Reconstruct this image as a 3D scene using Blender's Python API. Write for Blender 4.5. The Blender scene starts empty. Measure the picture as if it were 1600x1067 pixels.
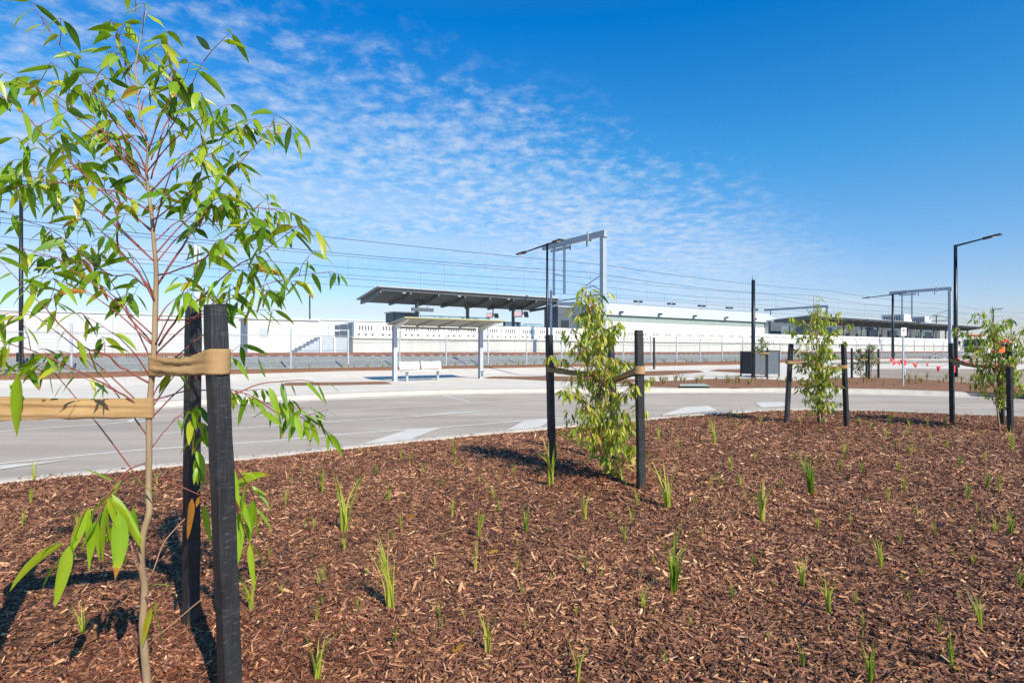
import bpy, math, random
import numpy as np
from mathutils import Vector, Matrix, noise as mnoise

S = bpy.context.scene
C = S.collection
R = math.radians
# ------------------------------------------------------------------ camera
F = 890.0          # focal length in pixels of a 1600 px wide frame
HZ = 548.0         # horizon row
H = 1.33           # eye height
cam_d = bpy.data.cameras.new('camera')
cam_d.sensor_width = 36.0
cam_d.lens = 36.0 * F / 1600.0
cam_d.shift_y = (HZ - 533.5) / 1600.0
cam_d.clip_start = 0.05
cam_d.clip_end = 8000
cam = bpy.data.objects.new('camera', cam_d)
C.objects.link(cam)
cam.location = (0, 0, H)
cam.rotation_euler = (R(90), 0, 0)
S.camera = cam
# ------------------------------------------------------------------ sun and sky
SUN_EL = R(37.5)
sun_h = Vector((0.56, -0.83, 0)).normalized()       # horizontal direction towards the sun
sun_v = Vector((sun_h.x * math.cos(SUN_EL), sun_h.y * math.cos(SUN_EL), math.sin(SUN_EL)))
sl = bpy.data.lights.new('sun', 'SUN')
sl.energy = 5.0
sl.angle = R(0.53)
sl.color = (1.0, 0.90, 0.74)
so = bpy.data.objects.new('sun', sl)
C.objects.link(so)
so.rotation_euler = sun_v.to_track_quat('Z', 'Y').to_euler()

W = bpy.data.worlds.new('World')
S.world = W
W.use_nodes = True
nt = W.node_tree
nt.nodes.clear()
def N(tree, kind, **kw):
    n = tree.nodes.new(kind)
    for k, v in kw.items():
        if k == 'inp':
            for kk, vv in v.items():
                n.inputs[kk].default_value = vv
        else:
            setattr(n, k, v)
    return n
def math_n(tree, op, a, b=None, c=None, clamp=False):
    n = tree.nodes.new('ShaderNodeMath'); n.operation = op; n.use_clamp = clamp
    for i, v in enumerate((a, b, c)):
        if v is None: continue
        if isinstance(v, (int, float)): n.inputs[i].default_value = v
        else: tree.links.new(v, n.inputs[i])
    return n.outputs[0]
def smooth_n(tree, v, a, b, o0=0.0, o1=1.0):
    n = tree.nodes.new('ShaderNodeMapRange'); n.interpolation_type = 'SMOOTHSTEP'
    tree.links.new(v, n.inputs[0])
    n.inputs[1].default_value = a; n.inputs[2].default_value = b
    n.inputs[3].default_value = o0; n.inputs[4].default_value = o1
    return n.outputs[0]
sky = N(nt, 'ShaderNodeTexSky', sky_type='NISHITA', sun_disc=False)
sky.sun_elevation = SUN_EL
sky.sun_rotation = math.atan2(sun_h.x, sun_h.y)
sky.altitude = 20
sky.air_density = 1.0
sky.dust_density = 0.35
sky.ozone_density = 1.5
bg1 = N(nt, 'ShaderNodeBackground', inp={'Strength': 0.108})
tc = N(nt, 'ShaderNodeTexCoord')
sp = N(nt, 'ShaderNodeSeparateXYZ')
nt.links.new(tc.outputs['Generated'], sp.inputs[0])
grade = nt.nodes.new('ShaderNodeValToRGB')
ge = grade.color_ramp.elements
while len(ge) < 5: ge.new(0.5)
for e_, (p_, c_) in zip(ge, [(0.0, (0.86, 0.81, 1.04)), (0.12, (0.68, 0.86, 1.12)), (0.30, (0.28, 0.95, 1.32)), (0.50, (0.01, 0.82, 1.52)), (0.75, (0.40, 0.85, 1.10))]):
    e_.position = p_; e_.color = (*c_, 1)
nt.links.new(sp.outputs[2], grade.inputs[0])
mg = N(nt, 'ShaderNodeMix', data_type='RGBA', blend_type='MULTIPLY'); mg.inputs[0].default_value = 1.0
nt.links.new(sky.outputs[0], mg.inputs[6]); nt.links.new(grade.outputs[0], mg.inputs[7])
nt.links.new(mg.outputs[2], bg1.inputs[0])
zc = math_n(nt, 'ADD', math_n(nt, 'MAXIMUM', sp.outputs[2], 0.0), 0.10)
u = math_n(nt, 'DIVIDE', sp.outputs[0], zc)
v = math_n(nt, 'DIVIDE', sp.outputs[1], zc)
w = math_n(nt, 'SUBTRACT', v, math_n(nt, 'MULTIPLY', u, 0.67))
cb = N(nt, 'ShaderNodeCombineXYZ')
nt.links.new(u, cb.inputs[0]); nt.links.new(v, cb.inputs[1])
big = N(nt, 'ShaderNodeTexNoise', inp={'Scale': 0.9, 'Detail': 3.0, 'Roughness': 0.55})
nt.links.new(cb.outputs[0], big.inputs['Vector'])
puff = N(nt, 'ShaderNodeTexNoise', inp={'Scale': 11.5, 'Detail': 5.0, 'Roughness': 0.55, 'Distortion': 0.0})
nt.links.new(cb.outputs[0], puff.inputs['Vector'])
fine = N(nt, 'ShaderNodeTexNoise', inp={'Scale': 30.0, 'Detail': 4.0, 'Roughness': 0.6})
nt.links.new(cb.outputs[0], fine.inputs['Vector'])
band = math_n(nt, 'MULTIPLY', smooth_n(nt, w, 1.35, 2.7), smooth_n(nt, w, 5.2, 3.3, 0.2, 1.0))
band2 = math_n(nt, 'ADD', band, math_n(nt, 'MULTIPLY', math_n(nt, 'SUBTRACT', big.outputs[0], 0.5), 1.5))
tex = math_n(nt, 'ADD', math_n(nt, 'MULTIPLY', puff.outputs[0], 0.74), math_n(nt, 'MULTIPLY', fine.outputs[0], 0.26))
tot = math_n(nt, 'ADD', tex, math_n(nt, 'MULTIPLY', band2, 0.26))
mask = smooth_n(nt, tot, 0.50, 1.02)
mask = math_n(nt, 'MULTIPLY', mask, smooth_n(nt, band, 0.0, 0.35))
# thin high streaks towards the horizon
mp = N(nt, 'ShaderNodeMapping')
mp.inputs['Rotation'].default_value = (0, 0, R(-38))
mp.inputs['Scale'].default_value = (0.22, 0.9, 1)
nt.links.new(cb.outputs[0], mp.inputs[0])
cir = N(nt, 'ShaderNodeTexNoise', inp={'Scale': 1.1, 'Detail': 5.0, 'Roughness': 0.55, 'Distortion': 0.4})
nt.links.new(mp.outputs[0], cir.inputs['Vector'])
cm = math_n(nt, 'MULTIPLY', smooth_n(nt, cir.outputs[0], 0.38, 0.72), smooth_n(nt, w, 1.8, 3.4))
side = smooth_n(nt, sp.outputs[0], 0.60, 0.22, 0.10, 1.0)
mask = math_n(nt, 'MULTIPLY', mask, side)
mask2 = math_n(nt, 'MAXIMUM', math_n(nt, 'MULTIPLY', mask, 0.78), math_n(nt, 'MULTIPLY', cm, 0.62))
bg2 = N(nt, 'ShaderNodeBackground', inp={'Color': (0.80, 0.89, 1.0, 1), 'Strength': 0.74})
mxs = N(nt, 'ShaderNodeMixShader')
nt.links.new(mask2, mxs.inputs[0])
nt.links.new(bg1.outputs[0], mxs.inputs[1]); nt.links.new(bg2.outputs[0], mxs.inputs[2])
wo = N(nt, 'ShaderNodeOutputWorld')
nt.links.new(mxs.outputs[0], wo.inputs[0])
W.cycles.sampling_method = 'MANUAL'
W.cycles.sample_map_resolution = 512

S.view_settings.view_transform = 'Standard'
S.view_settings.look = 'None'
S.view_settings.gamma = 1
S.view_settings.use_curve_mapping = False
S.view_settings.exposure = 0.32
S.render.engine = 'CYCLES'
S.cycles.max_bounces = 6
S.cycles.transparent_max_bounces = 12

# ------------------------------------------------------------------ frames of reference
D = Vector((0.8271, 0.5620, 0)); NN = Vector((-0.5620, 0.8271, 0))
ANG = math.atan2(D.y, D.x)
def RP(s, t, z=0.0):                    # railway frame: s along the line, t away from the viewer
    p = D * s + NN * t
    return Vector((p.x, p.y, z))
def ss(x, a, b):
    x = max(0.0, min(1.0, (x - a) / (b - a)))
    return x * x * (3 - 2 * x)
def hp(x, y):                           # height of the ground between the road and the railway
    t = -0.562 * x + 0.8271 * y
    return max(0.32 * ss(t, 25.5, 30.0), 0.45 * ss(y, 36, 60))
def px(x, Y):
    return (x - 800.0) / F * Y
def at(x, y, Y):
    return Vector((px(x, Y), Y, H + (HZ - y) / F * Y))
def gp(x, y):                           # point of the far ground seen at a place of the photo
    z = 0.0
    for i in range(40):
        Y = F * (H - z) / (y - HZ)
        z = 0.6 * z + 0.4 * hp(px(x, Y), Y)
    Y = F * (H - z) / (y - HZ)
    return Vector((px(x, Y), Y, z))
def rp(x, y):                           # same on the road
    Y = F * (H + 0.15) / (y - HZ)
    return Vector((px(x, Y), Y, -0.15))

# ------------------------------------------------------------------ materials
MAT = {}
def ramp(tree, fac, stops):
    r = tree.nodes.new('ShaderNodeValToRGB')
    el = r.color_ramp.elements
    while len(el) < len(stops): el.new(0.5)
    for e, (p, c) in zip(el, stops):
        e.position = p; e.color = (c[0], c[1], c[2], 1)
    tree.links.new(fac, r.inputs[0])
    return r.outputs[0]
def mat(name, c1, c2=None, scale=4.0, rough=0.7, metal=0.0, bump=0.0, bscale=None, detail=5.0, stretch=None, spec=0.4, dist=0.02, speck=None):
    m = bpy.data.materials.new(name); m.use_nodes = True
    t = m.node_tree; b = t.nodes['Principled BSDF']
    b.inputs['Roughness'].default_value = rough
    b.inputs['Metallic'].default_value = metal
    b.inputs['Specular IOR Level'].default_value = spec
    c2 = c2 or tuple(x * 0.82 for x in c1)
    co = N(t, 'ShaderNodeTexCoord')
    vec = co.outputs['Object']
    if stretch:
        mp = N(t, 'ShaderNodeMapping'); mp.inputs['Scale'].default_value = stretch
        t.links.new(vec, mp.inputs[0]); vec = mp.outputs[0]
    n = N(t, 'ShaderNodeTexNoise', inp={'Scale': scale, 'Detail': detail, 'Roughness': 0.6})
    t.links.new(vec, n.inputs['Vector'])
    col = ramp(t, n.outputs[0], [(0.3, c2), (0.7, c1)])
    if speck:
        n3 = N(t, 'ShaderNodeTexNoise', inp={'Scale': speck[0], 'Detail': 2.0})
        t.links.new(vec, n3.inputs['Vector'])
        mx = N(t, 'ShaderNodeMix', data_type='RGBA', blend_type='MIX')
        t.links.new(smooth_n(t, n3.outputs[0], speck[1], speck[2], 0, speck[3]), mx.inputs[0])
        t.links.new(col, mx.inputs[6]); mx.inputs[7].default_value = (*speck[4], 1)
        col = mx.outputs[2]
    t.links.new(col, b.inputs['Base Color'])
    if bump:
        n2 = N(t, 'ShaderNodeTexNoise', inp={'Scale': bscale or scale * 6, 'Detail': 4.0})
        t.links.new(vec, n2.inputs['Vector'])
        bp = N(t, 'ShaderNodeBump', inp={'Strength': bump, 'Distance': dist})
        t.links.new(n2.outputs[0], bp.inputs['Height']); t.links.new(bp.outputs[0], b.inputs['Normal'])
    MAT[name] = m
    return m
mat('asphalt', (0.44, 0.38, 0.32), (0.36, 0.31, 0.262), scale=0.5, rough=0.85, bump=0.5, bscale=90, detail=8, dist=0.01, speck=(0.13, 0.5, 0.7, 0.45, (0.45, 0.415, 0.38)))
mat('concrete', (0.71, 0.655, 0.58), (0.60, 0.55, 0.485), scale=0.7, rough=0.85, bump=0.25, bscale=60, detail=8, dist=0.01)
mat('kerb_concrete', (0.58, 0.54, 0.48), (0.44, 0.41, 0.37), scale=3.0, rough=0.8, bump=0.3, bscale=60, dist=0.01)
mat('platform_concrete', (0.62, 0.61, 0.58), (0.50, 0.49, 0.47), scale=0.8, rough=0.8, stretch=(1, 1, 0.3))
mat('paint_white', (0.80, 0.79, 0.75), (0.56, 0.54, 0.50), scale=9, rough=0.6, detail=8)
mat('pale_paving', (0.68, 0.65, 0.60), (0.54, 0.52, 0.48), scale=3, rough=0.8, bump=0.2)
mat('far_mulch', (0.40, 0.19, 0.095), (0.07, 0.03, 0.016), scale=15, detail=9, rough=0.9, bump=0.9, bscale=25, speck=(30, 0.55, 0.7, 0.6, (0.42, 0.25, 0.13)))
mat('ballast', (0.36, 0.38, 0.37), (0.15, 0.16, 0.16), scale=9, rough=0.9, bump=1.0, bscale=14, detail=8, dist=0.05)
mat('dirt', (0.40, 0.33, 0.26), (0.27, 0.22, 0.175), scale=0.5, rough=0.95, bump=0.5, bscale=8, detail=8)
mat('ground', (0.30, 0.25, 0.19), (0.22, 0.19, 0.13), scale=0.05, rough=0.95)
mat('rust_rail', (0.27, 0.115, 0.075), (0.17, 0.07, 0.05), scale=3, rough=0.8)
mat('sleeper', (0.46, 0.38, 0.32), (0.33, 0.25, 0.20), scale=2, rough=0.9)
mat('galv', (0.40, 0.45, 0.50), (0.32, 0.37, 0.42), scale=3, rough=0.5, metal=0.15)
mat('galv_pole', (0.50, 0.54, 0.58), (0.42, 0.46, 0.50), scale=3, rough=0.45, metal=0.2)
mat('wire', (0.12, 0.14, 0.17), rough=0.5, metal=0.3)
mat('mesh_wire', (0.34, 0.37, 0.39), rough=0.5, metal=0.4)
mat('black_pole', (0.012, 0.018, 0.026), (0.008, 0.011, 0.016), scale=6, rough=0.35)
mat('charcoal', (0.035, 0.042, 0.052), (0.022, 0.027, 0.034), scale=6, rough=0.45)
mat('slate_panel', (0.11, 0.135, 0.165), (0.09, 0.11, 0.135), scale=5, rough=0.5)
mat('canopy_grey', (0.17, 0.19, 0.20), (0.12, 0.135, 0.145), scale=1.5, rough=0.5)
mat('canopy_top', (0.45, 0.47, 0.48), (0.36, 0.38, 0.39), scale=1.5, rough=0.45)
mat('white_cladding', (0.66, 0.655, 0.64), (0.59, 0.59, 0.58), scale=0.4, rough=0.6)
mat('white_roof', (0.56, 0.61, 0.66), (0.50, 0.55, 0.60), scale=0.3, rough=0.5)
mat('warehouse_wall', (0.54, 0.55, 0.57), (0.47, 0.48, 0.51), scale=0.35, rough=0.6, stretch=(1, 1, 0.15), detail=8)
mat('joint', (0.42, 0.43, 0.44), rough=0.8)
mat('green_band', (0.33, 0.41, 0.38), (0.28, 0.35, 0.33), scale=0.6, rough=0.5)
mat('white_plastic', (0.80, 0.80, 0.79), (0.74, 0.74, 0.73), scale=3, rough=0.5)
mat('slot_shade', (0.10, 0.09, 0.075), rough=0.9)
mat('white_metal', (0.78, 0.79, 0.80), (0.70, 0.71, 0.73), scale=5, rough=0.35)
mat('olive_soffit', (0.33, 0.325, 0.28), (0.27, 0.265, 0.23), scale=1.2, rough=0.7)
mat('yellow_edge', (0.50, 0.45, 0.22), (0.42, 0.38, 0.19), rough=0.6)
mat('roof_cream', (0.62, 0.60, 0.50), (0.55, 0.53, 0.44), rough=0.5)
mat('blue_panel', (0.12, 0.20, 0.29), (0.09, 0.16, 0.24), scale=2, rough=0.35)
mat('screen_pink', (0.62, 0.42, 0.46), (0.5, 0.33, 0.38), scale=4, rough=0.3)
mat('hessian', (0.47, 0.31, 0.155), (0.36, 0.23, 0.11), scale=7, rough=1.0, bump=0.7, bscale=330, dist=0.004, spec=0.1, stretch=(1, 1, 2.2), speck=(260, 0.5, 0.7, 0.45, (0.25, 0.15, 0.07)))
mat('bark', (0.42, 0.32, 0.19), (0.17, 0.10, 0.065), scale=9, rough=0.8, bump=0.4, bscale=60, stretch=(1, 1, 0.35), dist=0.004)
mat('twig_red', (0.30, 0.085, 0.065), (0.16, 0.05, 0.04), scale=12, rough=0.6)
mat('dry_twig', (0.42, 0.24, 0.15), (0.3, 0.15, 0.1), scale=12, rough=0.8)
mat('flag_red', (0.80, 0.06, 0.05), (0.7, 0.05, 0.04), rough=0.6)
mat('orange_paint', (0.80, 0.13, 0.02), (0.65, 0.10, 0.02), rough=0.4)
mat('red_paint', (0.60, 0.04, 0.03), (0.45, 0.03, 0.02), rough=0.4)
mat('truck_white', (0.72, 0.73, 0.73), (0.62, 0.63, 0.64), rough=0.3)
mat('rubber', (0.02, 0.02, 0.02), rough=0.8)
mat('dark_glass', (0.02, 0.03, 0.04), rough=0.08)
mat('rock', (0.40, 0.40, 0.40), (0.2, 0.2, 0.2), scale=2, rough=0.9, bump=0.6)
mat('pit_lid', (0.42, 0.47, 0.43), (0.34, 0.38, 0.35), scale=3, rough=0.8)
mat('lens', (0.8, 0.8, 0.78), rough=0.15)

def glass_mat():
    m = bpy.data.materials.new('glass_pane'); m.use_nodes = True
    t = m.node_tree; t.nodes.clear()
    tr = N(t, 'ShaderNodeBsdfTransparent', inp={'Color': (0.72, 0.88, 0.88, 1)})
    gl = N(t, 'ShaderNodeBsdfGlossy', inp={'Color': (0.9, 0.95, 1, 1), 'Roughness': 0.05})
    mx = N(t, 'ShaderNodeMixShader', inp={0: 0.25})
    o = N(t, 'ShaderNodeOutputMaterial')
    t.links.new(tr.outputs[0], mx.inputs[1]); t.links.new(gl.outputs[0], mx.inputs[2]); t.links.new(mx.outputs[0], o.inputs[0])
    MAT['glass_pane'] = m
glass_mat()
def attr_mat(name, stops, rough=0.5, trans=0.0, bump=0.0, bscale=40, spec=0.5, tcol=None, var=0.0, transmul=(1.0, 1.0, 1.0)):
    m = bpy.data.materials.new(name); m.use_nodes = True
    t = m.node_tree; b = t.nodes['Principled BSDF']; o = t.nodes['Material Output']
    a = N(t, 'ShaderNodeAttribute'); a.attribute_name = 'tint'
    fac = a.outputs['Fac']
    if var:
        co = N(t, 'ShaderNodeTexCoord')
        n = N(t, 'ShaderNodeTexNoise', inp={'Scale': bscale, 'Detail': 3.0})
        t.links.new(co.outputs['Object'], n.inputs['Vector'])
        fac = math_n(t, 'ADD', fac, math_n(t, 'MULTIPLY', math_n(t, 'SUBTRACT', n.outputs[0], 0.5), var))
    col = ramp(t, fac, stops)
    t.links.new(col, b.inputs['Base Color'])
    b.inputs['Roughness'].default_value = rough
    b.inputs['Specular IOR Level'].default_value = spec
    if trans:
        tl = N(t, 'ShaderNodeBsdfTranslucent')
        mc = N(t, 'ShaderNodeMix', data_type='RGBA', blend_type='MULTIPLY'); mc.inputs[0].default_value = 1
        t.links.new(col, mc.inputs[6]); mc.inputs[7].default_value = (*transmul, 1)
        t.links.new(mc.outputs[2], tl.inputs[0])
        mx = N(t, 'ShaderNodeMixShader', inp={0: trans})
        t.links.new(b.outputs[0], mx.inputs[1]); t.links.new(tl.outputs[0], mx.inputs[2])
        t.links.new(mx.outputs[0], o.inputs[0])
    MAT[name] = m
attr_mat('leaf_near', [(0.0, (0.04, 0.11, 0.012)), (0.30, (0.11, 0.24, 0.014)), (0.65, (0.25, 0.41, 0.018)), (0.88, (0.40, 0.44, 0.03)), (0.97, (0.45, 0.18, 0.03))], rough=0.36, trans=0.38, var=0.12, transmul=(1.7, 1.7, 0.8), bscale=30)
attr_mat('leaf_far', [(0.0, (0.06, 0.12, 0.02)), (0.35, (0.16, 0.27, 0.025)), (0.7, (0.34, 0.43, 0.04)), (0.9, (0.55, 0.48, 0.08)), (0.97, (0.42, 0.17, 0.06))], rough=0.45, trans=0.35, var=0.12, transmul=(1.5, 1.5, 0.8), bscale=20)
attr_mat('leaf_grey', [(0.0, (0.06, 0.11, 0.045)), (0.4, (0.17, 0.25, 0.08)), (0.75, (0.34, 0.40, 0.13)), (0.97, (0.46, 0.38, 0.15))], rough=0.45, trans=0.3, var=0.12, transmul=(1.4, 1.4, 0.8), bscale=20)
attr_mat('blade', [(0.0, (0.06, 0.13, 0.015)), (0.4, (0.17, 0.30, 0.02)), (0.75, (0.42, 0.48, 0.06)), (1.0, (0.60, 0.46, 0.16))], rough=0.5, trans=0.35, transmul=(1.4, 1.4, 0.7))
attr_mat('chips', [(0.0, (0.04, 0.015, 0.009)), (0.36, (0.18, 0.074, 0.041)), (0.66, (0.34, 0.152, 0.082)), (0.86, (0.56, 0.28, 0.135)), (1.0, (0.80, 0.52, 0.30))], rough=0.6, spec=0.5, var=0.15, bscale=60)
attr_mat('chips_red', [(0.0, (0.06, 0.018, 0.010)), (0.5, (0.20, 0.065, 0.032)), (0.85, (0.36, 0.14, 0.065)), (1.0, (0.55, 0.30, 0.16))], rough=0.65, spec=0.45, var=0.15, bscale=60)
attr_mat('dry_blade', [(0.0, (0.16, 0.17, 0.05)), (0.5, (0.36, 0.29, 0.10)), (1.0, (0.52, 0.38, 0.17))], rough=0.7, trans=0.2)
def stake_mat():
    m = mat('black_timber', (0.030, 0.032, 0.037), (0.012, 0.013, 0.016), scale=14, rough=0.5, bump=0.9, bscale=60, stretch=(1, 1, 0.10), dist=0.008)
    t = m.node_tree; b = t.nodes['Principled BSDF']
    co = N(t, 'ShaderNodeTexCoord')
    mp = N(t, 'ShaderNodeMapping'); mp.inputs['Scale'].default_value = (1.0, 1.0, 6.0); mp.inputs['Rotation'].default_value = (0.3, 0.2, 0)
    t.links.new(co.outputs['Object'], mp.inputs[0])
    n = N(t, 'ShaderNodeTexNoise', inp={'Scale': 26.0, 'Detail': 6.0, 'Roughness': 0.7})
    t.links.new(mp.outputs[0], n.inputs['Vector'])
    old = b.inputs['Base Color'].links[0].from_socket
    mx = N(t, 'ShaderNodeMix', data_type='RGBA', blend_type='MIX')
    t.links.new(smooth_n(t, n.outputs[0], 0.54, 0.72, 0.0, 0.6), mx.inputs[0])
    t.links.new(old, mx.inputs[6]); mx.inputs[7].default_value = (0.14, 0.14, 0.145, 1)
    sp2 = N(t, 'ShaderNodeSeparateXYZ'); t.links.new(co.outputs['Object'], sp2.inputs[0])
    n5 = N(t, 'ShaderNodeTexNoise', inp={'Scale': 9.0, 'Detail': 5.0}); t.links.new(co.outputs['Object'], n5.inputs['Vector'])
    soil = math_n(t, 'MULTIPLY', smooth_n(t, sp2.outputs[2], 0.22, 0.0, 0.0, 0.55), smooth_n(t, n5.outputs[0], 0.38, 0.6))
    fade = smooth_n(t, n5.outputs[0], 0.52, 0.72, 0.0, 0.22)
    m2 = N(t, 'ShaderNodeMix', data_type='RGBA', blend_type='MIX'); t.links.new(fade, m2.inputs[0]); t.links.new(mx.outputs[2], m2.inputs[6]); m2.inputs[7].default_value = (0.09, 0.095, 0.105, 1)
    m3 = N(t, 'ShaderNodeMix', data_type='RGBA', blend_type='MIX'); t.links.new(soil, m3.inputs[0]); t.links.new(m2.outputs[2], m3.inputs[6]); m3.inputs[7].default_value = (0.14, 0.075, 0.045, 1)
    t.links.new(m3.outputs[2], b.inputs['Base Color'])
stake_mat()
def asphalt_extra():
    m = MAT['asphalt']; t = m.node_tree; b = t.nodes['Principled BSDF']
    co = N(t, 'ShaderNodeTexCoord'); mp = N(t, 'ShaderNodeMapping')
    mp.inputs['Rotation'].default_value = (0, 0, R(-32)); mp.inputs['Scale'].default_value = (0.06, 1.1, 1)
    t.links.new(co.outputs['Object'], mp.inputs[0])
    n1 = N(t, 'ShaderNodeTexNoise', inp={'Scale': 1.0, 'Detail': 4.0, 'Roughness': 0.6}); t.links.new(mp.outputs[0], n1.inputs['Vector'])
    n2 = N(t, 'ShaderNodeTexNoise', inp={'Scale': 55.0, 'Detail': 3.0, 'Roughness': 0.8}); t.links.new(co.outputs['Object'], n2.inputs['Vector'])
    n3 = N(t, 'ShaderNodeTexNoise', inp={'Scale': 1.7, 'Detail': 8.0, 'Roughness': 0.7}); t.links.new(co.outputs['Object'], n3.inputs['Vector'])
    f = math_n(t, 'ADD', smooth_n(t, n1.outputs[0], 0.35, 0.65, 0.86, 1.07), smooth_n(t, n2.outputs[0], 0.3, 0.7, -0.13, 0.13))
    f = math_n(t, 'MULTIPLY', f, smooth_n(t, n3.outputs[0], 0.60, 0.74, 1.06, 0.80))
    old = b.inputs['Base Color'].links[0].from_socket
    cc = N(t, 'ShaderNodeCombineColor')
    for i in range(3): t.links.new(f, cc.inputs[i])
    mx = N(t, 'ShaderNodeMix', data_type='RGBA', blend_type='MULTIPLY'); mx.inputs[0].default_value = 1
    t.links.new(old, mx.inputs[6]); t.links.new(cc.outputs[0], mx.inputs[7]); t.links.new(mx.outputs[2], b.inputs['Base Color'])
asphalt_extra()

# ------------------------------------------------------------------ mesh helpers
class MB:
    def __init__(s):
        s.v = []; s.f = []; s.m = []; s.t = []
    def add(s, vs, fs, mi=0, tint=0.5):
        o = len(s.v)
        s.v.extend([tuple(p) for p in vs]); s.t.extend([tint] * len(vs))
        for f in fs:
            s.f.append(tuple(i + o for i in f)); s.m.append(mi)
    def box(s, a, b, mi=0, M=None, tint=0.5):
        x0, y0, z0 = a; x1, y1, z1 = b
        vs = [Vector(p) for p in ((x0,y0,z0),(x1,y0,z0),(x1,y1,z0),(x0,y1,z0),(x0,y0,z1),(x1,y0,z1),(x1,y1,z1),(x0,y1,z1))]
        if M: vs = [M @ p for p in vs]
        s.add(vs, [(0,3,2,1),(4,5,6,7),(0,1,5,4),(1,2,6,5),(2,3,7,6),(3,0,4,7)], mi, tint)
    def beam(s, p, q, w, h, mi=0, tint=0.5):       # a box bar from p to q
        p = Vector(p); q = Vector(q); d = (q - p); L = d.length
        d.normalize()
        up = Vector((0,0,1)) if abs(d.z) < 0.95 else Vector((0,1,0))
        sx = d.cross(up).normalized(); sy = sx.cross(d).normalized()
        vs = []
        for e in (p, q):
            for a, b in ((-1,-1),(1,-1),(1,1),(-1,1)):
                vs.append(e + sx * a * w / 2 + sy * b * h / 2)
        s.add(vs, [(3,2,1,0),(4,5,6,7),(0,1,5,4),(1,2,6,5),(2,3,7,6),(3,0,4,7)], mi, tint)
    def tube(s, path, r, n=8, mi=0, tint=0.5, caps=True):
        path = [Vector(p) for p in path]
        if isinstance(r, (int, float)): r = [r] * len(path)
        vs = []; prev = None
        for i, p in enumerate(path):
            d = (path[min(i+1, len(path)-1)] - path[max(i-1, 0)])
            if d.length < 1e-9: d = Vector((0,0,1))
            d.normalize()
            if prev is None:
                up = Vector((0,0,1)) if abs(d.z) < 0.9 else Vector((1,0,0))
                sx = d.cross(up).normalized()
            else:
                sx = (prev - d * prev.dot(d)).normalized()
            prev = sx
            sy = d.cross(sx)
            for k in range(n):
                a = 2 * math.pi * k / n
                vs.append(p + (sx * math.cos(a) + sy * math.sin(a)) * r[i])
        fs = []
        for i in range(len(path) - 1):
            for k in range(n):
                a = i*n + k; b = i*n + (k+1) % n
                fs.append((a, b, b + n, a + n))
        if caps:
            fs.append(tuple(range(n))[::-1]); o = (len(path)-1)*n
            fs.append(tuple(o + k for k in range(n)))
        s.add(vs, fs, mi, tint)
    def prism(s, poly, z0, z1, mi=0):              # vertical prism on a plan polygon
        n = len(poly)
        vs = [(p[0], p[1], z0) for p in poly] + [(p[0], p[1], z1) for p in poly]
        fs = [tuple(range(n))[::-1], tuple(range(n, 2*n))] + [(i, (i+1) % n, (i+1) % n + n, i + n) for i in range(n)]
        s.add(vs, fs, mi)
    def build(s, name, mats, parent=None, smooth=False, loc=None, rotz=None, bevel=0.0):
        me = bpy.data.meshes.new(name)
        me.from_pydata(s.v, [], s.f)
        if not isinstance(mats, (list, tuple)): mats = [mats]
        for m in mats: me.materials.append(MAT[m])
        me.polygons.foreach_set('material_index', s.m)
        if smooth: me.polygons.foreach_set('use_smooth', [True] * len(me.polygons))
        a = me.attributes.new('tint', 'FLOAT', 'POINT'); a.data.foreach_set('value', s.t)
        me.update()
        o = bpy.data.objects.new(name, me); C.objects.link(o)
        if parent: o.parent = parent
        if loc is not None: o.location = loc
        if rotz is not None: o.rotation_euler = (0, 0, rotz)
        if bevel:
            b = o.modifiers.new('bevel', 'BEVEL'); b.width = bevel; b.segments = 2; b.limit_method = 'ANGLE'
        return o
def tag(o, label=None, cat=None, group=None, kind=None):
    if label: o['label'] = label
    if cat: o['category'] = cat
    if group: o['group'] = group
    if kind: o['kind'] = kind
    return o
def thing(name, label, cat, loc=(0,0,0), rotz=0.0, group=None):
    o = bpy.data.objects.new(name, None); C.objects.link(o)
    o.location = loc; o.rotation_euler = (0, 0, rotz); o.empty_display_size = 0.2
    return tag(o, label, cat, group)
def dup(root, loc=None, rotz=None, label=None, scale=None):
    r = root.copy(); C.objects.link(r)
    if loc is not None: r.location = loc
    if rotz is not None: r.rotation_euler = (0, 0, rotz)
    if scale is not None: r.scale = (scale,) * 3
    if label: r['label'] = label
    for ch in [o for o in root.children]:
        c = ch.copy(); C.objects.link(c); c.parent = r
        for g in [o for o in ch.children]:
            d = g.copy(); C.objects.link(d); d.parent = c
    return r
def catmull(pts, n=8):
    pts = [Vector(p) for p in pts]
    P = [pts[0] * 2 - pts[1]] + pts + [pts[-1] * 2 - pts[-2]]
    out = []
    for i in range(1, len(P) - 2):
        for k in range(n):
            t = k / n
            a, b, c, d = P[i-1], P[i], P[i+1], P[i+2]
            out.append(0.5 * ((2*b) + (c - a) * t + (2*a - 5*b + 4*c - d) * t*t + (3*b - a - 3*c + d) * t**3))
    out.append(pts[-1])
    return out
def resample(pts, n):
    pts = [Vector(p) for p in pts]
    L = [0]
    for a, b in zip(pts, pts[1:]): L.append(L[-1] + (b - a).length)
    out = []; j = 0
    for i in range(n):
        d = L[-1] * i / (n - 1)
        while j < len(L) - 2 and L[j+1] < d: j += 1
        k = (d - L[j]) / max(1e-9, L[j+1] - L[j])
        out.append(pts[j].lerp(pts[j+1], min(1, k)))
    return out

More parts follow.
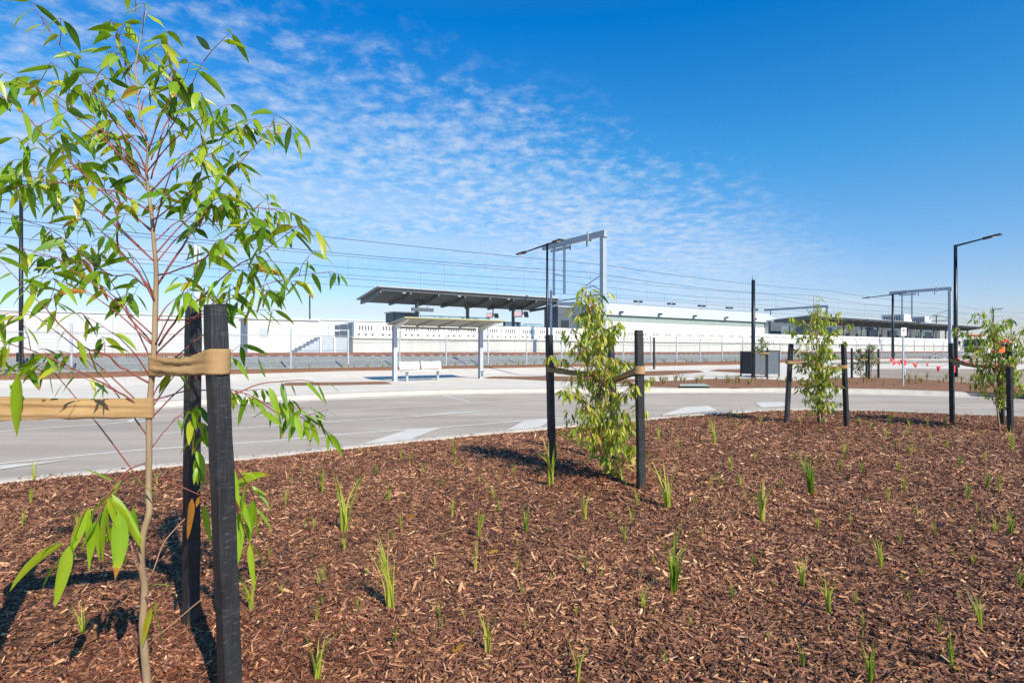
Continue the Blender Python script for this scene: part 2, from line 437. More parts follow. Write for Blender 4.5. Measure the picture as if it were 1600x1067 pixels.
# ================================================================== SETTING
# ---- mulch bed in the foreground (star-shaped about CB)
K_raw = [(-14,-4.5),(-13,-1.2),(-10.4,1.9),(-7.6,4.1),(-5.2,5.78),(-3.2,7.12),(-1.84,8.15),(0.67,9.85),(2.65,11.1),(4.9,12.35),(6.4,12.9),(7.7,12.85),(9.3,12.15),(10.6,11.3),(13,9.0),(15,5.5),(15.8,1),(14,-5)]
K = catmull([(a, b, 0) for a, b in K_raw], 10)
CB = Vector((0, -2.0, 0))
kth = np.array([math.atan2(p.y - CB.y, p.x - CB.x) for p in K])
krr = np.array([(p - CB).length for p in K])
kth = np.where(kth < -2.0, kth + 2 * math.pi, kth)
order = np.argsort(kth); kth_s = kth[order]; krr_s = krr[order]
def mulch_h(x, y):
    return (0.02 * np.sin(1.9 * x + 0.7) * np.cos(1.6 * y + 0.3) + 0.012 * np.sin(4.3 * x + 1.7 * y) + 0.008 * np.sin(7.1 * y - 3.0 * x)
            + 0.035 * np.exp(-((x - 0.95) ** 2 + (y - 6.0) ** 2) / 0.25) + 0.03 * np.exp(-((x + 1.4) ** 2 + (y - 2.3) ** 2) / 0.12))
mb = MB()
nr = 90
for i, p in enumerate(K):
    for j in range(nr + 1):
        f = j / nr
        q = CB.lerp(p, f)
        edge = min(1.0, (1 - f) * (p - CB).length / 0.35)
        z = float(mulch_h(q.x, q.y)) * edge - 0.02
        mb.v.append((q.x, q.y, z)); mb.t.append(0.3)
for i in range(len(K) - 1):
    for j in range(nr):
        a = i * (nr + 1) + j; b = a + nr + 1
        mb.f.append((a, b, b + 1, a + 1)); mb.m.append(0)
tag(mb.build('mulch_bed', 'far_mulch', smooth=True), kind='structure')
def mz(x, y):
    return float(mulch_h(x, y)) - 0.015

# ---- wood chips
def chip_mesh(name, n_list, seed, matname, redc=None):
    rng = np.random.default_rng(seed)
    X = []; Y = []; SC = []
    for (y0, y1, dens, sc) in n_list:
        xw = 1.05 * y1 + 0.6
        area = (y1 - y0) * 2 * xw
        n = int(area * dens)
        x = rng.uniform(-xw, xw, n); y = rng.uniform(y0, y1, n)
        keep = np.abs(x) < 1.05 * y + 0.6
        X.append(x[keep]); Y.append(y[keep]); SC.append(np.full(keep.sum(), sc))
    x = np.concatenate(X); y = np.concatenate(Y); sc = np.concatenate(SC)
    th = np.arctan2(y - CB.y, x - CB.x); rr = np.hypot(x - CB.x, y - CB.y)
    R_ = np.interp(th, kth_s, krr_s)
    ok = rr < R_ - 0.02 + np.where(rng.uniform(0, 1, len(x)) < 0.07, rng.exponential(0.09, len(x)), 0)
    if redc is not None:
        dmin = np.full(len(x), 9.0)
        for (cx, cy, cr) in redc: dmin = np.minimum(dmin, np.hypot(x - cx, y - cy) / cr)
        p = np.clip(1.25 - dmin, 0, 1)
        ok &= rng.uniform(0, 1, len(x)) < p
    pn = (np.sin(1.7*x + 2.1*np.sin(0.9*y)) + np.sin(2.3*y - 1.1*x + 1.3*np.sin(1.9*x)) + 0.7*np.sin(5.1*x + 3.3*y + 2*np.sin(2.7*y)) + 0.6*np.sin(7.7*y - 4.9*x)) / 3.3
    ok &= rng.uniform(0, 1, len(x)) < 0.86 + 0.30 * pn
    x = x[ok]; y = y[ok]; sc = sc[ok]; rr = rr[ok]; R_ = R_[ok]; pn = pn[ok]
    n = len(x)
    edge = np.clip((R_ - rr) / 0.35, 0, 1)
    z = mulch_h(x, y) * edge - 0.02 + rng.uniform(0.001, 0.020, n) * np.clip((R_ - rr) / 0.15, 0, 1)
    z = np.where(rr > R_ - 0.02, np.where(rr > R_ + 0.13, -0.128, 0.017), z)
    L = (0.011 + rng.gamma(2.0, 0.0075, n)) * sc
    Wd = np.minimum(L * 0.6, (0.0035 + rng.gamma(2.0, 0.0019, n))) * np.sqrt(sc) * 1.15
    # a few long slivers
    lng = rng.uniform(0, 1, n) < 0.02
    L = np.where(lng, L * 1.9, L)
    a = rng.uniform(0, 2 * np.pi, n)
    tilt = rng.normal(0, 0.36, n); roll = rng.normal(0, 0.55, n)
    th_ = Wd * 0.35
    cx, sx = np.cos(a), np.sin(a); ct, st = np.cos(tilt), np.sin(tilt); cr, sr = np.cos(roll), np.sin(roll)
    dx = np.stack([cx * ct, sx * ct, st], 1)
    sy = np.stack([-sx * cr, cx * cr, sr], 1)
    up = np.cross(dx, sy); up *= np.sign(up[:, 2:3]) + 1e-9
    c = np.stack([x, y, z], 1)
    e1 = rng.uniform(0.35, 1.0, n)[:, None]; e2 = rng.uniform(0.35, 1.0, n)[:, None]
    k1 = rng.uniform(-0.2, 0.2, n)[:, None]; k2 = rng.uniform(-0.2, 0.2, n)[:, None]
    l = L[:, None] / 2; wv = Wd[:, None] / 2; tv = th_[:, None]
    V = np.stack([c - dx*l*(1+k1) - sy*wv*e1 - up*tv, c - dx*l + up*tv*0.6, c - dx*l*(1-k1) + sy*wv*e1 - up*tv,
                  c + dx*l*(1+k2) - sy*wv*e2 - up*tv, c + dx*l + up*tv*0.6, c + dx*l*(1-k2) + sy*wv*e2 - up*tv], 1).reshape(-1, 3)
    base = (np.arange(n) * 6)[:, None]
    Fq = np.stack([base + np.array([0, 3, 4, 1]), base + np.array([1, 4, 5, 2])], 1).reshape(-1)
    me = bpy.data.meshes.new(name)
    me.vertices.add(n * 6); me.vertices.foreach_set('co', V.astype(np.float32).ravel())
    me.loops.add(n * 8); me.loops.foreach_set('vertex_index', Fq.astype(np.int32))
    me.polygons.add(n * 2); me.polygons.foreach_set('loop_start', (np.arange(n * 2) * 4).astype(np.int32))
    me.update(calc_edges=True)
    tn = np.clip(rng.beta(1.7, 2.6, n) + np.where(lng, 0.25, 0), 0, 1)
    tn = np.clip(tn + 0.10 * pn, 0, 1)
    tn = np.where(rng.uniform(0, 1, n) < 0.045 + 0.03 * pn, rng.uniform(0.8, 1.0, n), tn)
    at_ = me.attributes.new('tint', 'FLOAT', 'POINT'); at_.data.foreach_set('value', np.repeat(tn, 6).astype(np.float32))
    me.materials.append(MAT[matname])
    o = bpy.data.objects.new(name, me); C.objects.link(o)
    return o
tag(chip_mesh('bark_chips', [(1.3, 3.2, 3000, 1.15), (1.3, 3.2, 2600, 1.55), (3.2, 5.0, 3300, 1.6), (5.0, 8.0, 1800, 2.0), (8.0, 13.2, 900, 2.4)], 5, 'chips'),
    'brown bark and wood chip mulch covering the foreground bed', 'mulch', kind='stuff')
tag(chip_mesh('bark_chips', [(1.3, 3.4, 9000, 1.1), (4.6, 7.2, 5200, 1.3), (8.6, 11.5, 1800, 1.8)], 9, 'chips_red', [(-1.3, 2.35, 0.75), (1.0, 6.0, 0.62), (5.45, 10.1, 0.7), (8.4, 10.0, 0.6)]),
    'fresh reddish mulch heaped around the feet of the young trees', 'mulch', kind='stuff')

# ---- near kerb: swept section with a gutter, wider on the right
def offset_curve(P, d):
    out = []
    for i, p in enumerate(P):
        a = P[max(0, i-1)]; b = P[min(len(P)-1, i+1)]
        t = (b - a).normalized(); nrm = Vector((-t.y, t.x, 0))
        dd = d(i) if callable(d) else d
        out.append(p + nrm * dd)
    return out
def sweep(P, prof, name, matn, kind='structure', zf=None):
    m = MB(); n = len(prof)
    rows = [offset_curve(P, (lambda i, k=k: prof[k][0](P[i]) if callable(prof[k][0]) else prof[k][0])) for k in range(n)]
    for i in range(len(P)):
        for k in range(n):
            q = rows[k][i]
            z = prof[k][1] + (zf(q) if zf else 0)
            m.v.append((q.x, q.y, z)); m.t.append(0.5)
    for i in range(len(P) - 1):
        for k in range(n - 1):
            a = i*n + k
            m.f.append((a, a + 1, a + 1 + n, a + n)); m.m.append(0)
    o = m.build(name, matn); tag(o, kind=kind); return o
gut = lambda p: 0.42 + 1.15 * ss(p.x, 3.0, 7.0)
sweep(K, [(-0.03, -0.10), (-0.03, 0.012), (0.12, 0.012), (0.15, -0.02), (0.17, -0.125), (gut, -0.143), (lambda p: gut(p) + 0.01, -0.2)], 'kerb', 'kerb_concrete')

def kerb_joints(P, inner, outer, z, step=14):
    m = MB()
    for i in range(3, len(P) - 3, 2):
        a = P[i-1]; b = P[i+1]; t = (b - a).normalized(); nr_ = Vector((-t.y, t.x, 0)); c = P[i]
        q = [c + nr_*inner - t*0.006, c + nr_*outer - t*0.006, c + nr_*outer + t*0.006, c + nr_*inner + t*0.006]
        m.add([(p.x, p.y, z) for p in q], [(0,1,2,3)])
        g0, g1 = outer + 0.06, outer + 0.32
        q = [c + nr_*g0 - t*0.006, c + nr_*g1 - t*0.006, c + nr_*g1 + t*0.006, c + nr_*g0 + t*0.006]
        m.add([(p.x, p.y, -0.118 if outer > 0 else -0.12) for p in q], [(0,1,2,3)])
    return tag(m.build('kerb_joints', 'joint'), kind='structure')
kerb_joints(K, -0.02, 0.12, 0.016)
# ---- road and ground
mb = MB()
mb.add([(-120,-60,-0.15),(60,-60,-0.15),(60,60,-0.15),(-120,60,-0.15)], [(0,1,2,3)])
tag(mb.build('road', 'asphalt'), kind='structure')
mb = MB()
mb.add([(-4000,-4000,-0.4),(4000,-4000,-0.4),(4000,4000,-0.4),(-4000,4000,-0.4)], [(0,1,2,3)])
tag(mb.build('ground', 'ground'), kind='structure')
mb = MB()
a = [RP(-3000, 43.9, 0.93), RP(3500, 43.9, 0.93), RP(3500, 4000, 0.93), RP(-3000, 4000, 0.93)]
mb.add(a, [(0,1,2,3)])
tag(mb.build('railway_ground', 'ground'), kind='structure')

# far kerb line and pavement
G_raw = [(-60,-22),(-30,-2),(-20,5.4),(-15,9.6),(-11.6,12.6),(-9.3,14.8),(-6.7,16.8),(-3.4,18.9),(0,19.9),(4.6,20.1),(9.8,20.2),(14.2,18.7),(18,16.2),(21,13),(24,8.5),(26,3),(27.5,-4)]
G = catmull([(a, b, 0) for a, b in G_raw], 10)
sweep(G[::-1], [(-0.32, 0.004), (-0.02, 0.004), (0.01, -0.02), (0.03, -0.13), (0.42, -0.145), (0.43, -0.2)], 'kerb', 'kerb_concrete')
mb = MB(); nc = 44
cols = G + [Vector((30,-30,0)), Vector((60,-50,0))]
for i, p in enumerate(cols):
    s = D.dot(p)
    q = RP(s, 31.7)
    if i >= len(G):
        q = RP({0: 140, 1: 700}[i - len(G)], 31.7)
    elif i > len(G) - 60:
        k = (i - (len(G) - 60)) / 60.0
        q = RP(s + 100 * k ** 1.6, 31.7)
    for j in range(nc + 1):
        r = p.lerp(q, j / nc)
        mb.v.append((r.x, r.y, hp(r.x, r.y) - 0.001 * 0)); mb.t.append(0.5)
for i in range(len(cols) - 1):
    for j in range(nc):
        a = i*(nc+1) + j
        mb.f.append((a, a + nc + 1, a + nc + 2, a + 1)); mb.m.append(0)
tag(mb.build('footpath', 'concrete', smooth=True), kind='structure')

# ballast shoulder and track formation
mb = MB()
prof = [(31.5, None), (31.9, 0.42), (33.9, 0.98), (35.0, 1.0), (38.5, 0.96), (42.5, 0.97), (44.0, 0.95)]
ns = 120
random.seed(3)
for i in range(ns + 1):
    s = -90 + 500 * (i / ns) ** 1.5
    for (t, z) in prof:
        p = RP(s, t)
        zz = hp(p.x, p.y) - 0.02 if z is None else z + random.uniform(-0.02, 0.02)
        mb.v.append((p.x, p.y, zz)); mb.t.append(0.5)
n = len(prof)
for i in range(ns):
    for k in range(n - 1):
        a = i*n + k
        mb.f.append((a, a + n, a + n + 1, a + 1)); mb.m.append(0)
tag(mb.build('ballast_bank', 'ballast'), kind='structure')
for t0 in (36.6, 40.6):
    mb = MB()
    for dt in (-0.76, 0.76):
        mb.beam((-90, t0 + dt, 1.12), (420, t0 + dt, 1.12), 0.07, 0.17)
    k = -40.0
    while k < 150:
        mb.box((k - 0.12, t0 - 1.25, 0.90), (k + 0.12, t0 + 1.25, 1.035), 1); k += 0.7
    tag(mb.build('railway_track', ['rust_rail', 'sleeper'], rotz=ANG), kind='structure')

# ---- sheets laid on the far ground: lofts between two edge lines
def sheet(name, near, far, matn, off=0.01, raise_=0.0, n=24, m=8, conv=gp):
    A = resample([conv(*p) for p in near], n); B = resample([conv(*p) for p in far], n)
    mb = MB()
    for i in range(n):
        for j in range(m + 1):
            r = A[i].lerp(B[i], j / m)
            inner = 1.0 if 0 < j < m and 0 < i < n - 1 else 0.0
            mb.v.append((r.x, r.y, hp(r.x, r.y) + off + raise_ * inner)); mb.t.append(0.5)
    for i in range(n - 1):
        for j in range(m):
            a = i*(m+1) + j
            mb.f.append((a, a + m + 1, a + m + 2, a + 1)); mb.m.append(0)
    return tag(mb.build(name, matn, smooth=False), kind='structure')
sheet('mulch_strip', [(438,602.5),(520,602),(612,600)], [(445,598.5),(520,598),(605,597)], 'far_mulch', 0.01, 0.03)
sheet('mulch_strip', [(752,591),(800,592),(860,595),(945,595)], [(765,589),(810,589),(870,588),(935,589)], 'far_mulch', 0.01, 0.03)
sheet('mulch_strip', [(985,588.5),(1040,586),(1100,581.5)], [(985,581),(1040,579.5),(1095,579.5)], 'far_mulch', 0.012, 0.04)
sheet('mulch_strip', [(1108,579.5),(1150,582),(1200,586)], [(1118,578),(1150,577),(1200,576)], 'far_mulch', 0.012, 0.04)
sheet('mulch_strip', [(960,603),(1060,605.5),(1150,606.5),(1230,605.5),(1300,606),(1400,608),(1480,611),(1600,616),(1700,622)], [(1010,598),(1060,596),(1110,592.5),(1190,592),(1240,596),(1330,590),(1420,592),(1500,598),(1600,604)], 'far_mulch', 0.012, 0.05, n=60)
sheet('mulch_strip', [(860,595),(900,596),(985,600)], [(880,593),(930,591),(1000,593)], 'far_mulch', 0.012, 0.03)
sheet('pit_slab', [(1062,606.3),(1112,606.5)], [(1062,602.5),(1100,602)], 'pit_lid', 0.066)
sheet('car_park', [(1345,590),(1440,593),(1520,599),(1640,606)], [(1360,577),(1440,576),(1520,577),(1640,579)], 'dirt', 0.016, n=30)
sheet('gravel_patch', [(1300,569.5),(1400,568),(1500,567),(1600,569)], [(1300,567),(1400,564),(1500,563),(1600,564)], 'dirt', 0.016, n=30)
# mulch strip along the railway fence
mb = MB()
for i in range(141):
    s = -60 + 360 * (i / 140) ** 1.4
    for (t, dz) in ((28.6, 0.0), (28.75, 0.05), (29.7, 0.09), (31.3, 0.07), (31.75, 0.02)):
        tt = t + 0.12 * math.sin(s * 0.9) + (0.5 * math.sin(s * 0.11) if t < 29 else 0)
        p = RP(s, tt); mb.v.append((p.x, p.y, hp(p.x, p.y) + dz + 0.006)); mb.t.append(0.5)
for i in range(140):
    for k in range(4):
        a = i*5 + k
        mb.f.append((a, a + 5, a + 6, a + 1)); mb.m.append(0)
tag(mb.build('mulch_strip', 'far_mulch', smooth=True), kind='structure')

# ---- pavement joints (thin grooves filled darker)
mb = MB()
for s in range(-12, 40, 3):
    a = RP(s, 17.0); b = RP(s, 28.4)
    pts = [a.lerp(b, i / 12) for i in range(13)]
    for p, q in zip(pts, pts[1:]):
        if p.y < 21.4: continue
        mb.add([(p.x-0.008,p.y,hp(p.x,p.y)+0.003),(p.x+0.008,p.y,hp(p.x,p.y)+0.003),(q.x+0.008,q.y,hp(q.x,q.y)+0.003),(q.x-0.008,q.y,hp(q.x,q.y)+0.003)], [(0,1,2,3)])
tag(mb.build('footpath_joints', 'joint'), kind='structure')

# ---- road markings
def paint(pts, w, name='road_marking', m='paint_white', z=-0.146):
    P = resample(catmull([rp(*p) for p in pts], 6), 24)
    mb = MB(); rows = []
    for i, p in enumerate(P):
        a = P[max(0, i-1)]; b = P[min(len(P)-1, i+1)]
        t = (b - a).normalized(); nr_ = Vector((-t.y, t.x, 0))
        for sgn in (-1, 1):
            q = p + nr_ * w / 2 * sgn
            mb.v.append((q.x, q.y, z)); mb.t.append(0.5)
    for i in range(len(P) - 1):
        mb.f.append((2*i, 2*i+2, 2*i+3, 2*i+1)); mb.m.append(0)
    return tag(mb.build(name, m), kind='structure')
paint([(-60,680),(0,674),(229,658),(400,649),(640,635.5),(862,623),(960,620)], 0.09)
paint([(255,677),(400,667),(540,657),(670,649),(785,641)], 0.09)
paint([(-60,731),(0,724),(220,703),(400,691),(540,678),(687,668),(860,654),(960,647.5)], 0.09)
paint([(690,617.5),(734,628)], 0.09)
paint([(199,660),(228,646)], 0.09)
paint([(1420,634),(1500,636),(1590,641)], 0.09)
def patch(pts, name='road_marking', m='pale_paving', z=-0.142):
    mb = MB(); P = [rp(*p) for p in pts]
    mb.add([(p.x, p.y, z) for p in P], [tuple(range(len(P)))[::-1]])
    return tag(mb.build(name, m), kind='structure')
patch([(560,695.5),(636,689),(692,667.5),(640,671)])
patch([(785,676),(840,670),(866,654),(818,658.5)])
patch([(1030,650),(1120,642),(1108,634),(1070,636)])
patch([(1190,637),(1240,634),(1222,628),(1180,629)])
patch([(-70,742),(0,734),(112,718.5),(0,728)])
patch([(640,652),(690,648.5),(785,641),(700,645)])

# ================================================================== THINGS
# ---- railway fence
fence = thing('mesh_fence', 'long grey galvanised wire mesh fence between the footpath and the railway', 'fence', (0,0,0), ANG)
k = -9
post0 = None
while k * 3.0 + 10.1 < 200:
    s = 10.1 + 3.0 * k
    p = RP(s, 30.8)
    mb = MB()
    zb = hp(p.x, p.y)
    mb.tube([(0,0,-0.05),(0,0,2.12)], 0.048 if k % 3 else 0.055, 8)
    mb.tube([(0,0,2.12),(0,0,2.15)], [0.054, 0.03], 8)
    o = mb.build('post', 'galv_pole', fence, smooth=False, loc=(s, 30.8, zb + 0.03))
    k += 1
def fence_z(s):
    p = RP(s, 30.8); return hp(p.x, p.y)
mb = MB()
for zz in (0.12, 1.80):
    pts = [(-18 + i * 6, 30.8, fence_z(-18 + i * 6) + zz) for i in range(37)]
    mb.tube(pts, 0.014, 5)
mb.build('rail', 'galv_pole', fence)
mb = MB()
def vwire(s, z0, z1, r):
    for a in (0,):
        mb.add([(s-r,30.76,z0),(s+r,30.76,z0),(s,30.76+1.7*r,z0),(s-r,30.76,z1),(s+r,30.76,z1),(s,30.76+1.7*r,z1)], [(0,1,4,3),(1,2,5,4),(2,0,3,5)])
s = -18.0
while s < 60:
    zf = fence_z(s); vwire(s, zf + 0.08, zf + 1.85, 0.0026); s += 0.10
while s < 120:
    zf = fence_z(s); vwire(s, zf + 0.08, zf + 1.85, 0.0030); s += 0.25
for j in range(12):
    pts = [(-18 + i * 6, 30.75, fence_z(-18 + i * 6) + 0.10 + j * 0.155) for i in range(24)]
    mb.tube(pts, 0.0024, 3)
mb.build('mesh', 'mesh_wire', fence)

# ---- platform
plat = thing('station_platform', 'long concrete railway platform with stairs at its left end', 'platform', RP(14.8, 44.0), ANG)
mb = MB()
mb.box((0, 0, 0.9), (260, 9.5, 2.28)); mb.build('platform_wall', 'platform_concrete', plat)
mb = MB()
mb.box((-0.05, -0.12, 2.283), (260, 9.6, 2.40)); mb.build('coping', 'kerb_concrete', plat)
mb = MB()
for i in range(60):
    mb.box((2.4 + i * 2.6, -0.006, 0.95), (2.43 + i * 2.6, 0.02, 2.279))
mb.build('wall_joints', 'joint', plat)
st = MB()
for i in range(8):
    st.box((-2.2 - 0.30 * i - 0.3, 0.8, 0.9), (-2.2 - 0.30 * i, 3.0, 2.4 - 0.17 * (i + 1)))
st.box((-2.2, 0.8, 0.9), (-0.06, 3.0, 2.39))
st.build('stairs', 'galv_pole', plat)
rl = MB()
for y in (0.85, 2.95):
    for zz in (0.55, 1.05):
        rl.tube([(-0.1, y, 2.4 + zz), (-2.2, y, 2.4 + zz), (-5.0, y, 0.98 + zz)], 0.03, 6)
    for x, z in ((-0.1, 2.4), (-1.2, 2.4), (-2.2, 2.4), (-3.6, 1.7), (-5.0, 0.95)):
        rl.tube([(x, y, z), (x, y, z + 1.05)], 0.03, 6)
for x in (-2.3, -1.2):
    rl.tube([(x, 0.7, 0.9), (x, 0.7, 2.4)], 0.07, 8)
rl.build('railing', 'white_metal', plat)
mb = MB(); mb.box((-0.12, -0.1, 2.41), (0.0, 4.4, 3.55)); mb.build('shade_blue_screen', 'blue_panel', plat)  # blue colour stands in for the shade on this end face

# ---- temporary barriers along the platform edge
bar = thing('barrier', 'white slotted plastic barrier in the long row along the platform edge', 'barrier', RP(15.0, 44.35, 2.4), ANG, 'white barriers along the platform edge')
def barrier_mesh():
    mb = MB(); hgt = 1.2; wd = 1.94
    # front face built as strips around real slots
    xs = [0, 0.30]
    slots = [(0.42 + 0.24 * i, 0.42 + 0.24 * i + 0.11) for i in range(5)]
    def panel(x0, x1, z0, z1): mb.box((x0, 0.0, z0), (x1, 0.12, z1))
    panel(0, wd, 0.80 + 0.14, hgt)                # top band
    panel(0, wd, 0.30, 0.56)                      # middle band
    prev = 0.0
    for a, b in slots:
        panel(prev, a, 0.56, 0.94); prev = b
    panel(prev, wd, 0.56, 0.94)
    holes = [(0.30, 0.52), (0.86, 1.08), (1.42, 1.64)]
    prev = 0.0
    for a, b in holes:
        panel(prev, a, 0.16, 0.30); prev = b
    panel(prev, wd, 0.16, 0.30)
    panel(0, wd, 0.0, 0.16)
    mb.box((0.35, -0.10, 0.0), (0.60, 0.22, 0.10)); mb.box((1.35, -0.10, 0.0), (1.60, 0.22, 0.10))
    return mb
barrier_mesh().build('panel', 'white_plastic', bar)
mb = MB(); mb.box((0.05, 0.121, 0.12), (1.89, 0.14, 0.98)); mb.build('slot_shade_sheet', 'slot_shade', bar)  # dark sheet added behind the slots, painting the shade inside them
for i in range(1, 80):
    dup(bar, RP(15.0 + 2.0 * i, 44.35, 2.4))

# ---- platform canopies
def canopy(label, s0, s1, t0, t1, z0, z1, cols, lights=True):
    c = thing('platform_canopy', label, 'canopy', RP(s0, t0), ANG)
    L = s1 - s0; Wd = t1 - t0
    mb = MB()
    # sloping slab, thin at the edge, in two skins
    def slab(zo, th, x0, x1, y0, y1, mi):
        za = z0 + (z1 - z0) * y0 / Wd; zb = z0 + (z1 - z0) * y1 / Wd
        vs = [(x0,y0,za+zo),(x1,y0,za+zo),(x1,y1,zb+zo),(x0,y1,zb+zo),(x0,y0,za+zo+th),(x1,y0,za+zo+th),(x1,y1,zb+zo+th),(x0,y1,zb+zo+th)]
        mb.add(vs, [(0,3,2,1),(4,5,6,7),(0,1,5,4),(1,2,6,5),(2,3,7,6),(3,0,4,7)], mi)
    slab(-0.02, 0.10, -0.35, L + 0.2, -0.25, Wd + 0.2, 0)
    mb.build('roof', 'canopy_top', c)
    mb = MB()
    slab(-0.24, 0.215, 0.0, L, 0.0, Wd, 0)
    mb.build('soffit', 'canopy_grey', c)
    x = 0.0
    mb = MB()
    while x <= L + 0.01:
        za = z0 - 0.40; zb = z1 - 0.40
        mb.beam((x, 0.1, za + 0.10), (x, Wd * 0.45, (za + zb) / 2 - 0.10), 0.14, 0.26)
        mb.beam((x, Wd * 0.45, (za + zb) / 2 - 0.10), (x, Wd - 0.1, zb + 0.10), 0.14, 0.26)
        x += L / max(1, round(L / 2.7))
    mb.build('cross_beams', 'canopy_grey', c)
    if lights:
        for i in range(int(L // 5.4)):
            mb = MB(); mb.box((2.0 + i * 5.4, 0.1, z0 - 0.36), (2.25 + i * 5.4, 0.4, z0 - 0.25))
            mb.build('downlight', 'white_metal', c)
    for (s, t) in cols:
        mb = MB()
        zt = z0 + (z1 - z0) * (t - t0) / Wd - 0.42
        mb.tube([(s - s0, t - t0, 2.4), (s - s0, t - t0, zt)], 0.17, 12)
        mb.box((s - s0 - 0.28, t - t0 - 0.28, zt - 0.12), (s - s0 + 0.28, t - t0 + 0.28, zt + 0.05))
        mb.build('column', 'canopy_grey', c)
    return c
canopy('dark grey sloping canopy over the near platform behind the bus shelter', 17.7, 36.6, 45.5, 50.5, 6.62, 5.98, [(22.3, 48.5), (27.7, 48.5), (33.1, 48.5)])
canopy('long dark grey canopy of the station entrance with plant boxes on top', 87, 159, 46.5, 52.5, 6.7, 6.3, [(89 + 6.2 * i, 48.5) for i in range(12)], False)

# hanging sign, screens, glass shelters on the near platform
sg = thing('platform_sign', 'blue grey sign box hanging under the near platform canopy at its left end', 'sign', RP(22.0, 46.6, 5.0), ANG)
mb = MB(); mb.box((-1.05, -0.12, -0.16), (1.05, 0.12, 0.16)); mb.build('sign_box', 'slate_panel', sg, bevel=0.02)
mb = MB(); mb.tube([(-0.5,0,0.16),(-0.5,0,1.10)], 0.03, 6); mb.tube([(0.5,0,0.16),(0.5,0,1.10)], 0.03, 6); mb.build('hanger', 'canopy_grey', sg)
def monitors(label, s, t, z, w, drop):
    m = thing('display_screen', label, 'screen', RP(s, t, z), ANG)
    for sg_ in (-1, 1):
        mb = MB(); M = Matrix.Translation((sg_ * w * 0.62, 0, 0)) @ Matrix.Rotation(sg_ * R(38), 4, 'Z') @ Matrix.Rotation(R(-8), 4, 'X')
        mb.box((-w/2, -0.12, -w*0.34), (w/2, 0.12, w*0.34), 0, M)
        mb.box((-w/2+0.04, -0.13, -w*0.34+0.04), (w/2-0.04, -0.122, w*0.34-0.04), 1, M)
        mb.build('screen', ['charcoal', 'screen_pink' if sg_ < 0 else 'dark_glass'], m)
    mb = MB(); mb.tube([(0,0,-0.1),(0,0,drop)], 0.06, 8); mb.box((-w*0.6,-0.05,0.05),(w*0.6,0.05,0.14)); mb.build('bracket', 'charcoal', m)
monitors('pair of small passenger screens hanging under the canopy, left of the larger pair', 29.7, 47.0, 4.75, 0.62, 1.2)
monitors('larger pair of passenger screens hanging under the right end of the near canopy', 32.6, 46.2, 4.95, 0.80, 1.1)
def glass_shelter(label, s0, s1, t0, t1, z1):
    g = thing('glass_shelter', label, 'shelter', RP(s0, t0, 2.4), ANG)
    L = s1 - s0; Wd = t1 - t0
    n = max(1, round(L / 1.6))
    mb = MB()
    for i in range(n):
        mb.box((L*i/n + 0.04, 0, 0.1), (L*(i+1)/n - 0.04, 0.02, z1 - 0.05)); mb.box((L*i/n + 0.04, Wd, 0.1), (L*(i+1)/n - 0.04, Wd + 0.02, z1 - 0.05))
    mb.build('pane', 'glass_pane', g)
    mb = MB()
    for i in range(n + 1):
        for y in (0, Wd): mb.box((L*i/n - 0.03, y - 0.03, 0), (L*i/n + 0.03, y + 0.05, z1))
    mb.box((-0.03, -0.04, z1 - 0.05), (L + 0.03, -0.031, z1 + 0.02)); mb.build('frame', 'galv_pole', g)
    return g
glass_shelter('low glass screen shelter on the platform behind the bus shelter roof', 22.9, 30.5, 49.0, 51.0, 2.25)
glass_shelter('small glass waiting shelter at the right of the near platform', 34.5, 37.0, 48.5, 50.0, 1.75)
mb = MB(); mb.box((0,0,0),(2.6,1.8,2.45), 0); mb.box((-0.1,-0.1,2.453),(2.7,1.9,2.55),1); mb.box((0.15,-0.012,0.4),(1.2,-0.001,2.3),2); mb.box((1.35,-0.012,0.4),(2.45,-0.001,2.3),2)
tag(mb.build('kiosk', ['slate_panel','white_metal','blue_panel'], loc=RP(20.4, 49.5, 2.4), rotz=ANG), 'blue grey kiosk on the platform under the left end of the canopy', 'kiosk')
for i, s in enumerate((31.0, 32.1)):
    mb = MB(); mb.box((0,0,0),(0.75,0.4,1.75),0); mb.box((0.06,-0.01,0.5),(0.69,-0.001,1.6),1); mb.box((0,-0.02,1.753),(0.75,0.42,1.8),0)
    tag(mb.build('ticket_machine', ['slate_panel','blue_panel'], loc=RP(s, 46.8, 2.4), rotz=ANG), ('left' if i == 0 else 'right') + ' one of two small blue cabinets on the near platform', 'cabinet')
mb = MB(); mb.box((0,0,0),(2.0,2.4,3.6),0); mb.box((-0.08,-0.08,3.603),(2.08,2.48,3.75),1); mb.box((0.4,-0.012,0.0),(1.5,-0.001,2.2),2)
tag(mb.build('lift_tower', ['slate_panel','canopy_top','charcoal'], loc=RP(38.2, 47.5, 2.4), rotz=ANG), 'dark box shaped lift housing at the right end of the near platform canopy', 'lift housing')

